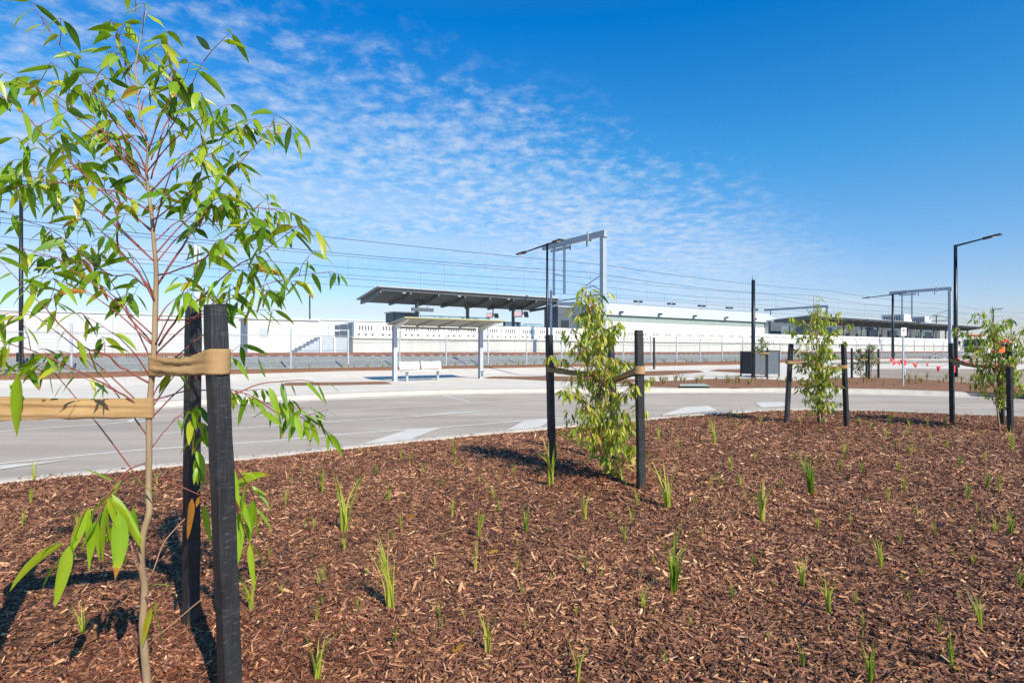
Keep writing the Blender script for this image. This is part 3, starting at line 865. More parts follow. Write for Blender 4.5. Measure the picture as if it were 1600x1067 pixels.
# ---- entrance building under the second canopy
eb = thing('entrance_building', 'glass and white panel station entrance under the long far canopy', 'building', RP(90, 52.7, 2.4), ANG)
mb = MB(); mb.box((0, 2.2, 0), (67, 2.6, 3.9)); mb.build('wall', 'slate_panel', eb)
for i in range(15):
    mb = MB(); x = 0.5 + i * 4.4
    if i % 3 == 2: mb.box((x, 0.0, 0), (x + 2.0, 0.3, 3.6)); mb.build('white_panel', 'white_cladding', eb)
    else: mb.box((x, 0.6, 0.3), (x + 3.4, 0.64, 3.1)); mb.build('window', 'blue_panel' if i % 2 else 'glass_pane', eb)
def plant_box(label, s0, s1, t0, t1, zt):
    b = thing('plant_box', label, 'rooftop box', RP(s0, t0, 6.85), ANG)
    mb = MB(); mb.box((0,0,0),(s1-s0, t1-t0, zt-6.85-0.12)); mb.build('body', 'white_cladding', b)
    mb = MB(); mb.box((-0.03,-0.03,zt-6.85-0.117),(s1-s0+0.03, t1-t0+0.03, zt-6.85)); mb.build('lid', 'white_roof', b)
    mb = MB()
    for i in range(8): mb.box((-0.02, 0.2+i*(t1-t0-0.4)/8, 0.15),(-0.003, 0.2+(i+0.6)*(t1-t0-0.4)/8, zt-6.85-0.3))
    mb.build('louvre', 'slate_panel', b)
plant_box('left and larger of two white boxes on the far canopy roof', 123.3, 126.8, 48, 51.9, 8.35)
plant_box('right and smaller of two white boxes on the far canopy roof', 132.8, 136.0, 48, 51.4, 8.25)

# ---- white hall with a green band
hall = thing('train_hall', 'long white clad hall with a pale green band behind the platform', 'building', RP(64, 70), ANG)
mb = MB(); mb.box((0,0,0.9),(54,10,6.35)); mb.build('wall', 'white_cladding', hall)
mb = MB(); mb.box((-0.05,-0.05,6.353),(54.05,10,7.35)); mb.build('green_band', 'green_band', hall)
mb = MB()
mb.add([(-0.3,-0.5,7.353),(54.6,-0.5,7.353),(54.6,10,7.353),(-0.3,10,7.353),(-0.3,-0.5,7.6),(54.6,-0.5,7.6),(54.6,3.0,9.6),(-0.3,3.0,9.6),(54.6,10,10.0),(-0.3,10,10.0)],
       [(0,3,2,1),(0,1,5,4),(4,5,6,7),(7,6,8,9),(1,2,8,6,5),(3,0,4,7,9),(2,3,9,8)])
mb.build('roof', 'white_roof', hall)
mb = MB()
for i in range(20): mb.box((2.4*i+1.2,-0.01,0.95),(2.4*i+1.26,0.02,6.3))
mb.build('wall_joints', 'joint', hall)
mb = MB(); mb.box((48.5,-1.6,0.9),(54.3,-0.06,7.6)); mb.box((48.3,-1.7,7.603),(54.5,-0.06,7.75)); mb.build('end_bay', 'white_cladding', hall)
for i in range(6):
    fl = thing('floodlight', 'small twin floodlight on the white hall roof', 'floodlight', RP(64 + 4 + 9.0*i, 72.6, 9.45), ANG, 'floodlights along the white hall roof')
    mb = MB(); mb.tube([(0,0,0),(0,0,0.7)], 0.05, 6); mb.beam((-0.8,0,0.72),(0.8,0,0.72),0.06,0.06); mb.build('bracket', 'galv', fl)
    for x in (-0.65, 0.65):
        mb = MB(); mb.box((x-0.3,-0.25,0.62),(x+0.3,0.25,0.95)); mb.build('lamp', 'charcoal', fl)
for i in range(5):
    mb = MB(); mb.box((0,-0.35,0),(0.7,-0.02,0.28)); mb.box((0.2,-0.6,0.1),(0.5,-0.35,0.3))
    tag(mb.build('camera_unit', 'charcoal', loc=RP(69+9.6*i, 69.4, 7.7), rotz=ANG), 'small dark camera box on the sloping face of the white hall', 'camera', 'dark boxes on the white hall fascia')

# ---- far white warehouse on the left
wh = thing('warehouse', 'long low white warehouse wall beyond the tracks on the left', 'building', RP(-190, 130), ANG)
mb = MB(); mb.box((0,0,0.9),(300,40,8.2)); mb.build('wall', 'warehouse_wall', wh)
mb = MB(); mb.box((-0.2,-0.2,8.203),(300.2,40,8.5)); mb.build('parapet', 'white_roof', wh)
mb = MB()
for i in range(37): mb.box((8*i+4,-0.03,0.95),(8*i+4.12,0.02,8.19))
mb.box((0,-0.035,4.4),(300,0.0,4.5)); mb.build('wall_joints', 'joint', wh)
sh2 = thing('signal_hut', 'pale equipment hut with railings beyond the left end of the platform', 'hut', RP(9.5, 58), ANG)
mb = MB(); mb.box((0,0,0.95),(6.5,4,4.3)); mb.build('wall', 'white_cladding', sh2)
mb = MB(); mb.box((-0.15,-0.15,4.303),(6.65,4.15,4.45)); mb.build('roof', 'white_roof', sh2)
mb = MB(); mb.box((1,-0.02,2.6),(1.9,0.01,3.5)); mb.build('window', 'galv_pole', sh2)

# ---- overhead line gantries
def gantry(label, s, t0, t1, z0, ztop, drops, mats='galv', zdrop=6.4, far_top=None):
    g = thing('overhead_gantry', label, 'rail gantry', RP(s, t0, z0), ANG)
    zt = ztop - z0; Ld = t1 - t0
    mb = MB()
    w = 0.40
    mb.box((-w/2,-w/2,-0.1),(w/2,w/2,zt - 0.36)); mb.box((-w/2-0.10,-w/2-0.1,-0.1),(w/2+0.1,w/2+0.1,0.12)); mb.build('mast', 'galv', g, bevel=0.01)
    mb = MB(); mb.box((-0.17,-0.3,zt-0.357),(0.17,Ld,zt+0.10)); mb.box((-0.26,-0.34,zt-0.46),(0.26,0.30,zt-0.36)); mb.build('crossbeam', 'galv', g, bevel=0.01)
    mb = MB(); mb.box((-0.25, 1.6, zt-0.5),(0.25,1.75,zt+0.25)); mb.build('clamp', 'galv', g)
    for t in drops:
        mb = MB(); mb.tube([(0,t-t0,zt-0.36),(0,t-t0,zdrop-z0)],0.12,8); mb.build('drop_tube','galv_pole',g)
    if len(drops) > 1:
        mb = MB(); mb.box((-0.1,drops[0]-t0-0.6,zt-0.72),(0.1,drops[1]-t0+0.4,zt-0.5)); mb.beam((0,drops[0]-t0,zdrop-z0+1.6),(0,drops[1]-t0,zdrop-z0+1.9),0.06,0.06); mb.build('head_frame','galv',g)
    # registration arms
    mb = MB()
    mb.tube([(0,0.2,6.3-z0),(0.0,1.2,6.75-z0),(0,2.6,6.62-z0)],0.035,6); mb.tube([(0,0.2,7.6-z0),(0,2.3,6.8-z0)],0.03,6)
    mb.tube([(0,0.1,6.0-z0),(0,drops[-1]-t0+1.3 if drops else 3.0,5.75-z0)],0.05,6)
    mb.build('registration_arm','wire',g)
    for (y, z) in ((2.6,6.62),(2.0,ztop-0.45),(4.2,ztop-0.45)):
        mb = MB(); mb.tube([(0,y,z-z0),(0,y,z-z0-0.45)],[0.07,0.05],8); mb.build('insulator','slate_panel',g)
    if far_top:
        mb = MB(); mb.box((-0.08,Ld-1.25,-0.1),(0.08,Ld-1.09,far_top-z0)); mb.build('far_mast','galv_pole',g)
    return g
gantry('tall grey steel railway gantry rising behind the young tree in the middle', 32.5, 34.5, 42.6, 0.95, 11.1, (39.5, 41.0), far_top=6.9)
gantry('steel railway gantry on the right beside the far station canopy', 104.6, 34.5, 42.8, 0.95, 11.0, (39.6, 41.0), far_top=None)
gantry('distant railway gantry showing above the end of the white hall', 120.5, 61.0, 75.0, 0.95, 10.7, (73.5,), far_top=None)
gantry('farthest railway gantry on the right behind the small tree', 178, 34.5, 43.0, 0.95, 11.0, (39.6, 41.0))
gm = thing('railway_mast', 'pale grey railway mast seen through the leaves of the nearest tree', 'rail mast', RP(3.9, 42.6, 0.95), ANG)
mb = MB(); mb.box((-0.17,-0.17,-0.05),(0.17,0.17,7.3)); mb.box((-0.3,-0.3,-0.05),(0.3,0.3,0.1)); mb.build('post','galv_pole',gm,bevel=0.01)
mb = MB(); mb.tube([(0,-0.1,5.4),(0,-1.8,5.9)],0.04,6); mb.tube([(0,-0.1,6.5),(0,-1.8,5.95)],0.03,6); mb.build('bracket','wire',gm)

# ---- overhead wires
nodes = [-60, 3.9 - 20, 32.5, 68.5, 104.6, 141, 178, 240, 300]
def owire(t, z, sag, r, label, pair=None):
    mb = MB()
    def zz(s):
        for a, b in zip(nodes, nodes[1:]):
            if a <= s <= b:
                k = (s - a) / (b - a); return z - sag * 4 * k * (1 - k)
        return z
    pts = []; s = -60.0
    while s <= 300: pts.append((s, t, zz(s))); s += 3.0
    mb.tube(pts, r, 4)
    if pair is not None:
        s = -58.0
        while s < 180:
            mb.tube([(s, t, zz(s)), (s, t, pair)], 0.007, 3); s += 7.0
    tag(mb.build('overhead_wire', 'wire', rotz=ANG), label, 'wire', 'overhead railway wires')
owire(34.8, 8.45, 0.25, 0.018, 'highest overhead wire crossing the sky above the near track')
owire(36.6, 8.05, 0.45, 0.018, 'catenary wire with droppers above the near track', 6.05)
owire(36.6, 6.05, 0.03, 0.014, 'lowest contact wire above the near track')
owire(43.0, 8.75, 0.25, 0.016, 'high overhead wire beside the platform edge')
owire(40.6, 7.75, 0.45, 0.016, 'catenary wire with droppers above the far track', 6.05)
owire(40.6, 6.05, 0.03, 0.013, 'lower contact wire above the far track, nearest the platform')
owire(42.2, 7.2, 0.2, 0.013, 'thin overhead wire just above the platform canopy roof')

# ---- street lamps
def lamp_head(mb, p, dirv, L=0.62):
    dirv = Vector(dirv).normalized(); p = Vector(p)
    q = p + dirv * L
    mb.beam(p, q, 0.30, 0.07); mb.beam(p - dirv * 0.10, p + dirv * 0.22, 0.14, 0.11)
def street_lamp(label, loc, ztop, arms, r=0.075):
    loc = Vector(loc); l = thing('street_lamp', label, 'street lamp', loc, 0)
    h = ztop - loc.z
    mb = MB(); mb.tube([(0,0,-0.05),(0,0,h*0.35),(0,0,h)], [r, r*0.92, r*0.72], 12); mb.build('pole','black_pole',l,smooth=True)
    mb = MB(); mb.box((-0.2,-0.2,-0.05),(0.2,0.2,0.03)); mb.box((-0.12,-0.02-r,0.5),(0.12,-r+0.01,0.9)); mb.build('base_plate','black_pole',l)
    for (dv, L, rise) in arms:
        dv = Vector(dv).normalized()
        e = Vector((0,0,h-0.05)) + dv * (L - 0.55) + Vector((0,0,rise * (L-0.55)/L))
        mb = MB(); mb.tube([(0,0,h-0.05), e], [0.05,0.035], 8); mb.build('arm','black_pole',l)
        mb = MB(); lamp_head(mb, e, dv * L + Vector((0,0,rise)), 0.6); mb.build('lamp_head','charcoal',l)
        mb = MB(); c = e + (dv * L + Vector((0,0,rise))).normalized() * 0.35; mb.box((c.x-0.1,c.y-0.1,c.z-0.048),(c.x+0.1,c.y+0.1,c.z-0.037)); mb.build('lens','lens',l)
    return l
street_lamp('black twin arm street lamp behind the left stake of the middle tree', (px(855,29.6), 29.6, 0), 6.9, [(NN, 2.6, -0.15), (-NN, 1.15, 0.06)])
street_lamp('tall black single arm street lamp at the right of the photo', (px(1493,28.5), 28.5, 0), 6.62, [(-NN, 1.75, 0.28)], r=0.10)
street_lamp('black street lamp with a long left arm in front of the far canopy', (px(1395,56), 56, 0.3), 6.9, [(NN, 2.7, -0.15), (-NN, 1.1, 0.06)], r=0.13)
street_lamp('black lamp pole at the far left edge behind the leaves', (px(33,24.5), 24.5, 0.35), 8.3, [(NN, 1.4, 0.05)], r=0.09)
street_lamp('thin black lamp pole beyond the tracks left of the platform', (px(484,58.4), 58.4, 0.95), 7.9, [(NN, 1.0, 0.0)], r=0.09)
street_lamp('small distant lamp with twin arms above the tree at the right edge', (px(1552,110), 110, 0.4), 9.4, [(D, 4.3, 0.1), (-NN, 1.5, 0.1)], r=0.16)
street_lamp('smallest distant lamp with a flat arm near the right edge', (px(1580,150), 150, 0.4), 8.9, [(-D, 4.0, 0.1), (D, 3.0, 0.1)], r=0.16)
street_lamp('tiny distant lamp beside the white roof boxes', (px(1463,175), 175, 0.95), 12.2, [(D, 2.0, 0.1), (-D, 2.5, 0.1)], r=0.2)
pole = thing('bare_pole', 'thick dark pole without a lamp beside the dark screen', 'pole', (px(1177,27.8), 27.8, 0.0))
mb = MB(); mb.tube([(0,0,-0.05),(0,0,1.6),(0,0,4.78)], [0.10,0.095,0.085], 12); mb.build('shaft','black_pole',pole,smooth=True)
mb = MB(); mb.tube([(0,0,4.78),(0,0,4.80),(0,0,4.92)], [0.06,0.05,0.045], 10); mb.build('spigot','galv',pole)

# ---- bus shelter
A0 = Vector((px(618,24.7), 24.7, 0)); 
bs = thing('bus_shelter', 'white steel bus shelter with a flat cantilevered roof over a white bench', 'bus shelter', A0, ANG)
LS = 4.35
for x in (0, LS):
    mb = MB()
    mb.box((x-0.085,-0.015,0),(x+0.085,0.0,2.42)); mb.box((x-0.085,0.16,0),(x+0.085,0.175,2.42)); mb.box((x-0.015,0.0,0),(x+0.015,0.16,2.42))
    mb.box((x-0.2,-0.1,0),(x+0.2,0.26,0.02)); mb.build('post','galv_pole',bs)
    mb = MB()
    mb.add([(x-0.04,0.25,2.30),(x+0.04,0.25,2.30),(x+0.04,0.25,2.43),(x-0.04,0.25,2.43),(x-0.04,-1.35,2.60),(x+0.04,-1.35,2.60),(x+0.04,-1.35,2.64),(x-0.04,-1.35,2.64),(x-0.04,-0.25,2.30),(x+0.04,-0.25,2.30)],
           [(0,3,2,1),(4,5,6,7),(3,7,6,2),(0,8,4,7,3),(1,2,6,5,9),(0,1,9,8),(8,9,5,4)])
    mb.build('bracket','white_metal',bs)
mb = MB()
def plane_z(y): return 2.45 + (-(y) + 0.3) * 0.112
x0, x1, y0, y1 = -0.25, LS+0.30, -1.55, 0.35
for (a, th, mi) in ((0.0, 0.03, 0), (0.033, 0.03, 1)):
    vs = [(x0,y0,plane_z(y0)+a),(x1,y0,plane_z(y0)+a),(x1,y1,plane_z(y1)+a),(x0,y1,plane_z(y1)+a)]
    vs += [(p[0],p[1],p[2]+th) for p in vs]
    mb.add(vs, [(0,3,2,1),(4,5,6,7),(0,1,5,4),(1,2,6,5),(2,3,7,6),(3,0,4,7)], mi)
mb.build('roof', ['olive_soffit','roof_cream'], bs)
mb = MB(); mb.beam((x0-0.01,y0-0.02,plane_z(y0)+0.04),(x1+0.01,y0-0.02,plane_z(y0)+0.04),0.03,0.045); mb.build('edge_trim','yellow_edge',bs)
mb = MB(); mb.beam((0.14,0.3,2.36),(LS-0.14,0.3,2.36),0.06,0.10)
for i in range(1,4): mb.beam((LS*i/4,0.2,plane_z(0.2)-0.04),(LS*i/4,-1.4,plane_z(-1.4)-0.03),0.05,0.06)
mb.build('purlins','olive_soffit',bs)
mb = MB(); mb.box((LS-0.05,-0.35,0.35),(LS+0.25,-0.05,0.38)); mb.tube([(LS,-0.1,0.3),(LS,-0.1,0.36)],0.03,6); mb.build('arm_rest','galv_pole',bs)
# bench: a thing of its own
Bp = A0 + D*0.28 + NN*0.05
be = thing('bench', 'white slatted two part bench with a backrest under the bus shelter', 'bench', (Bp.x,Bp.y,0), ANG)
BL = 2.05
mb = MB()
for i in range(4): mb.box((0,-0.32+i*0.115,0.43),(BL,-0.32+i*0.115+0.09,0.46))
mb.build('seat','white_metal',be)
for (a,b) in ((0.0,0.97),(1.06,BL)):
    mb = MB()
    for i in range(4): mb.box((a,0.16+i*0.025,0.52+i*0.085),(b,0.185+i*0.025,0.59+i*0.085))
    for x in (a+0.08,b-0.08): mb.beam((x,0.14,0.40),(x,0.26,0.86),0.05,0.03)
    mb.build('backrest','white_metal',be)
for x in (0.25,BL-0.3):
    mb = MB(); mb.beam((x,-0.05,0.0),(x,-0.05,0.425),0.08,0.10); mb.beam((x,-0.33,0.41),(x,0.16,0.41),0.06,0.03); mb.box((x-0.1,-0.2,0.0),(x+0.1,0.1,0.015)); mb.build('leg','galv_pole',be)

# ---- dark screen enclosure
E0 = Vector((px(1177,28.6), 28.6, 0))
en = thing('bin_enclosure', 'dark grey panelled screen enclosure on short legs behind the footpath', 'enclosure', E0, R(4))
mb = MB()
mb.box((0,0,0.16),(0.64,0.04,1.30)); mb.box((0.66,0,0.16),(1.33,0.04,1.30)); mb.build('front_panel','slate_panel',en)
mb = MB(); Ms = Matrix.Rotation(R(118),4,'Z')
mb.box((0,-0.04,0.16),(0.72,0,1.30),0,Ms); mb.build('side_panel','charcoal',en)  # charcoal puts this side's shade into its colour; the front is slate
mb = MB(); mb.box((1.34,0,0.16),(1.38,1.1,1.30)); mb.build('side_panel','charcoal',en)
mb = MB(); mb.box((-0.02,-0.02,1.303),(1.40,0.06,1.35)); mb.box((1.34,0.063,1.303),(1.40,1.12,1.35))
mb.build('cap_rail','charcoal',en)
mb = MB()
for x in (0.0,0.65,1.35): mb.box((x-0.03,-0.005,-0.02),(x+0.03,0.05,1.302))
q = Ms @ Vector((0.72,0,0)); mb.box((q.x-0.03,q.y-0.03,-0.02),(q.x+0.03,q.y+0.03,1.32)); mb.build('legs','charcoal',en)

# ---- white post with a small sign plate
Sp = gp(1411, 605)
sn = thing('sign_post', 'slim pale post with a small white sign plate on the far mulch bed', 'sign', (Sp.x,Sp.y,0.05))
mb = MB(); mb.tube([(0,0,-0.05),(0,0,1.80)],0.03,10); mb.build('post','galv_pole',sn)
mb = MB(); mb.tube([(0,0,1.80),(0,0,2.05)],0.02,8); mb.box((-0.095,-0.045,1.82),(0.095,-0.03,2.12)); mb.build('sign_plate','white_metal',sn)
mb = MB()
def ring(mb, cx, cz, r0, r1, y, n=20):
    vs=[]; 
    for k in range(n):
        a = 2*math.pi*k/n
        vs += [(cx+r0*math.cos(a),y,cz+r0*math.sin(a)),(cx+r1*math.cos(a),y,cz+r1*math.sin(a))]
    mb.add(vs,[(2*k,2*k+1,(2*k+3)%(2*n),(2*k+2)%(2*n)) for k in range(n)])
ring(mb,0,2.02,0.045,0.06,-0.048); mb.build('red_ring','flag_red',sn)
mb = MB(); mb.box((-0.022,-0.05,1.99),(-0.010,-0.047,2.05)); mb.box((-0.010,-0.05,2.04),(0.02,-0.047,2.05)); mb.box((-0.010,-0.05,2.018),(0.02,-0.047,2.028)); mb.box((0.012,-0.0502,2.02),(0.022,-0.0472,2.045)); mb.box((-0.05,-0.05,1.90),(0.05,-0.047,1.912)); mb.build('marking','charcoal',sn)

# ---- bunting with red flags strung round the unfinished car park
def bunting(label, ptsxy, zs, flags):
    b = thing('flag_bunting', label, 'bunting', (0,0,0))
    P = [gp(*p) + Vector((0,0,z)) for p, z in zip(ptsxy, zs)]
    rope = []
    for a, c in zip(P, P[1:]):
        for k in range(8):
            t = k/8; q = a.lerp(c,t); q.z -= 0.25*4*t*(1-t)*min(1,(c-a).length/6); rope.append(q)
    rope.append(P[-1])
    mb = MB(); mb.tube(rope, 0.006, 4); mb.build('rope','white_metal',b)
    n = flags
    Q = resample(rope, n*2+1)
    for i in range(n):
        p = Q[2*i+1]; random.seed(i*7+len(label))
        w = random.uniform(-0.4,0.4); sx = Vector((math.cos(w),math.sin(w),0))
        s = 0.12
        mb = MB()
        a = p - sx*s; c = p + sx*s; tip = p + Vector((random.uniform(-0.06,0.06),random.uniform(-0.05,0.05),-0.24))
        m_ = (a+c)/2 + Vector((0,-0.05,-0.12)); o3 = Vector((0,0.006,0))
        mb.add([a,c,tip,m_,a+o3,c+o3,tip+o3,m_+o3],[(0,3,1),(0,2,3),(1,3,2),(4,5,7),(4,7,6),(5,6,7),(0,1,5,4),(1,2,6,5),(2,0,4,6)])
        mb.build('flag','flag_red',b)
    for p, g_ in zip(P, ptsxy):
        gz = hp(p.x,p.y)
        mb = MB(); mb.tube([(p.x,p.y,gz-0.02),(p.x,p.y,p.z+0.03)],0.018,6); mb.box((p.x-0.05,p.y-0.02,p.z-0.35),(p.x+0.05,p.y+0.02,p.z-0.1),1); mb.build('stake',['white_metal','flag_red'],b)
bunting('red flag bunting on stakes running away across the unfinished car park', [(1392,578),(1414,592),(1490,606)], [0.9,1.0,0.9], 6)
bunting('red flag bunting on stakes at the back of the car park', [(1366,577),(1430,576),(1498,581),(1570,600)], [0.7,0.5,0.9,0.9], 7)

# ---- gravel heap
rk = MB(); random.seed(11)
hc = Vector((px(1462,62),62,0.43))
for i in range(420):
    a = random.uniform(0,2*math.pi); rr = random.uniform(0,1)**0.6
    x = hc.x + 1.25*rr*math.cos(a); y = hc.y + 0.8*rr*math.sin(a); z = hc.z + 0.55*(1-rr)**0.8*random.uniform(0.8,1.05)
    s = random.uniform(0.05,0.13); M = Matrix.Translation((x,y,z)) @ Matrix.Rotation(random.uniform(0,3),4,(random.random(),random.random(),1)) 
    rk.box((-s,-s*0.8,-s*0.7),(s,s*0.8,s*0.7),0,M)
tag(rk.build('gravel_heap','rock'), 'small heap of grey rubble beside the parked truck', 'gravel heap')

# ---- truck
T0 = Vector((px(1524,60),60,hp(px(1524,60),60)))
tk = thing('truck', 'white tipper truck parked facing the road behind the tree on the right', 'truck', T0, R(-43))
mb = MB()
pr = [(-0.2,0.55),(-0.2,1.3),(-0.02,2.1),(0.18,2.35),(1.7,2.4),(1.7,0.6)]
w = 1.12
vs = [(-w,y,z) for y,z in pr] + [(w,y,z) for y,z in pr]; n = len(pr)
mb.add(vs,[tuple(range(n)),tuple(range(n,2*n))[::-1]]+[(i,i+n,(i+1)%n+n,(i+1)%n) for i in range(n)])
mb.build('cab','truck_white',tk,bevel=0.05)
mb = MB(); mb.add([(-0.98,-0.215,1.36),(0.98,-0.215,1.36),(0.92,-0.045,2.08),(-0.92,-0.045,2.08)],[(0,1,2,3)]); mb.build('windscreen','dark_glass',tk)
for sx_ in (-1,1):
    mb = MB(); x = sx_*(w+0.006); mb.add([(x,0.15,1.4),(x,1.2,1.4),(x,1.2,2.1),(x,0.25,2.1)],[(0,1,2,3) if sx_>0 else (3,2,1,0)]); mb.build('side_window','dark_glass',tk)
mb = MB(); mb.box((-0.78,-0.235,0.70),(0.78,-0.205,1.27)); mb.build('grille','charcoal',tk)
mb = MB(); mb.box((-1.14,-0.32,0.38),(1.14,-0.1,0.66)); mb.build('bumper','truck_white',tk,bevel=0.03)
for x in (-0.92,0.92):
    mb = MB(); mb.box((x-0.17,-0.24,0.80),(x+0.17,-0.205,1.0)); mb.build('headlight','lens',tk)
    mb = MB(); s_=1 if x>0 else -1; mb.box((s_*1.22,-0.28,1.5),(s_*1.40,-0.22,1.95)) if s_>0 else mb.box((-1.40,-0.28,1.5),(-1.22,-0.22,1.95)); mb.beam((s_*1.1,-0.05,1.95),(s_*1.3,-0.25,1.9),0.03,0.03); mb.build('mirror','charcoal',tk)
for (x,y) in ((-0.95,0.55),(0.95,0.55),(-0.95,4.4),(0.95,4.4)):
    wl = None
    mb = MB(); mb.tube([(x-0.14,y,0.45),(x+0.14,y,0.45)],0.45,20); wl = mb.build('wheel','rubber',tk)
    mb = MB(); mb.tube([(x-0.15,y,0.45),(x+0.15,y,0.45)],0.24,16); mb.build('rim','galv',wl)
mb = MB(); mb.box((-1.15,1.85,0.95),(1.15,5.8,1.05)); mb.box((-1.15,1.85,1.053),(-1.10,5.8,2.0)); mb.box((1.10,1.85,1.053),(1.15,5.8,2.0)); mb.box((-1.09,1.85,1.053),(1.09,1.92,2.5)); mb.box((-1.09,5.73,1.053),(1.09,5.8,2.0)); mb.build('tray','truck_white',tk)
mb = MB(); mb.box((-0.45,1.8,0.6),(-0.3,5.8,0.94)); mb.box((0.3,1.8,0.6),(0.45,5.8,0.94)); mb.build('chassis','charcoal',tk)
mb = MB(); mb.box((-0.8,0.4,2.403),(0.8,0.65,2.58)); mb.build('beacon_bar','orange_paint',tk,bevel=0.02)
# orange loader behind
L0 = Vector((px(1556,68),68,0.45))
ld = thing('loader', 'orange red loader crane behind the truck at the right edge', 'machine', L0, R(20)); ld.scale = (0.72, 0.72, 0.72)
mb = MB(); mb.box((-1.2,-0.9,0.9),(1.4,0.9,1.7)); mb.box((-0.4,-0.8,1.703),(0.8,0.8,2.9)); mb.build('body','orange_paint',ld,bevel=0.05)
mb = MB(); mb.box((-0.3,-0.812,1.9),(0.7,-0.803,2.75)); mb.build('window','dark_glass',ld)
mb = MB(); mb.beam((1.0,0,1.6),(2.6,0,3.1),0.25,0.3); mb.beam((2.6,0,3.1),(4.4,0,2.2),0.22,0.25); mb.build('boom','red_paint',ld)
for x in (-0.8,0.9):
    for y in (-0.8,0.8):
        mb = MB(); mb.tube([(x,y-0.18,0.5),(x,y+0.18,0.5)],0.5,18); mb.build('wheel','rubber',ld)

# ================================================================== STAKES, TIES, TREES, GRASS
def stake(label, base, top, yaw, w=0.072):
    base = Vector(base); top = Vector(top)
    d = top - base; L = d.length
    rnd = random.Random(hash(label) % 1000 if False else len(label) * 13 + int(abs(base.x) * 100))
    mb = MB(); n = 14; h = w / 2
    prev = None
    q = d.to_track_quat('Z', 'Y').to_matrix()
    Rz = Matrix.Rotation(yaw, 3, 'Z')
    for i in range(n + 1):
        f = -0.08 + 1.08 * i / n
        c = d * f
        k = 1.0 - 0.03 * f
        hh = h * k
        cr = 0.12 * h                            # chamfered corners
        if i == n: hh *= 0.96
        loop = [(-hh+cr,-hh),(hh-cr,-hh),(hh,-hh+cr),(hh,hh-cr),(hh-cr,hh),(-hh+cr,hh),(-hh,hh-cr),(-hh,-hh+cr)]
        for (x, y) in loop:
            p = Vector((x + rnd.uniform(-1,1)*0.0016, y + rnd.uniform(-1,1)*0.0016, 0))
            p = q @ (Rz @ p) if d.to_track_quat('Z','Y') else p
            if i == n: p = p + Vector((0, 0, rnd.uniform(-0.006, 0.003)))
            mb.v.append(tuple(c + p)); mb.t.append(0.5)
    for i in range(n):
        for k in range(8):
            a = i*8+k; b = i*8+(k+1)%8
            mb.f.append((a,b,b+8,a+8)); mb.m.append(0)
    mb.f.append(tuple(n*8+k for k in range(8))); mb.m.append(0)
    o = mb.build('timber_stake', 'black_timber', loc=base)
    return tag(o, label, 'stake')
def P3(x, y, Y): return at(x, y, Y)
def mb_base(x, y):                              # a point of the mulch bed
    Y = F * H / (y - HZ)
    for _ in range(10): Y = F * (H - mz(px(x, Y), Y)) / (y - HZ)
    return Vector((px(x, Y), Y, mz(px(x, Y), Y)))

def tie(label, a, b, wa, wb, ra, rb, sag=0.02, twist=0.0, seed=1):
    # a flat hessian band looping round two uprights (a and b, radii ra and rb)
    a = Vector(a); b = Vector(b); rnd = random.Random(seed)
    d = (b - a); d.z = 0; L = d.length; d.normalize(); s_ = Vector((-d.y, d.x, 0))
    path = []
    for k in range(9):                           # loop round a
        an = math.pi/2 + math.pi * k / 8
        path.append((a + (d*math.cos(an) + s_*math.sin(an)) * ra, 0.0))
    n = 22
    for k in range(1, n):
        f = k / n; p = (a - s_*ra).lerp(b - s_*rb, f); path.append((p, f))
    for k in range(9):
        an = -math.pi/2 + math.pi * k / 8
        path.append((b + (d*math.cos(an) + s_*math.sin(an)) * rb, 1.0))
    for k in range(1, n):
        f = 1 - k / n; p = (a + s_*ra).lerp(b + s_*rb, f); path.append((p, f))
    m = len(path); mb = MB(); rows = 13
    for i, (p, f) in enumerate(path):
        w = wa + (wb - wa) * f
        w *= 1 - 0.22 * math.sin(math.pi * f)
        sg_ = sag * math.sin(math.pi * f)
        for j in range(rows):
            g = (j / (rows - 1) - 0.5)
            fold = 0.006 * math.sin(g * 11 + f * 3) * math.sin(math.pi * f) + 0.0022 * math.sin(23 * g + 9 * f) * (0.3 + math.sin(math.pi * f)) + rnd.uniform(-0.0006, 0.0006) - 0.010 * max(0.0, 1 - abs(g + 0.16 - 0.05 * math.sin(f * 5)) * 9) * math.sin(math.pi * f) ** 0.5
            q = p + s_ * (fold + twist * g * math.sin(math.pi * f) * 0.05)
            mb.v.append((q.x, q.y, q.z + g * w - sg_ + 0.0012 * math.sin(f * 31 + g * 3) + (rnd.uniform(-0.002, 0.002) if j in (0, rows - 1) else 0))); mb.t.append(0.5)
    for i in range(m):
        i2 = (i + 1) % m
        for j in range(rows - 1):
            mb.f.append((i*rows+j, i2*rows+j, i2*rows+j+1, i*rows+j+1)); mb.m.append(0)
    o = mb.build('hessian_tie', 'hessian', smooth=True)
    md = o.modifiers.new('thickness', 'SOLIDIFY'); md.thickness = 0.0022; md.offset = 0
    return tag(o, label, 'tree tie')

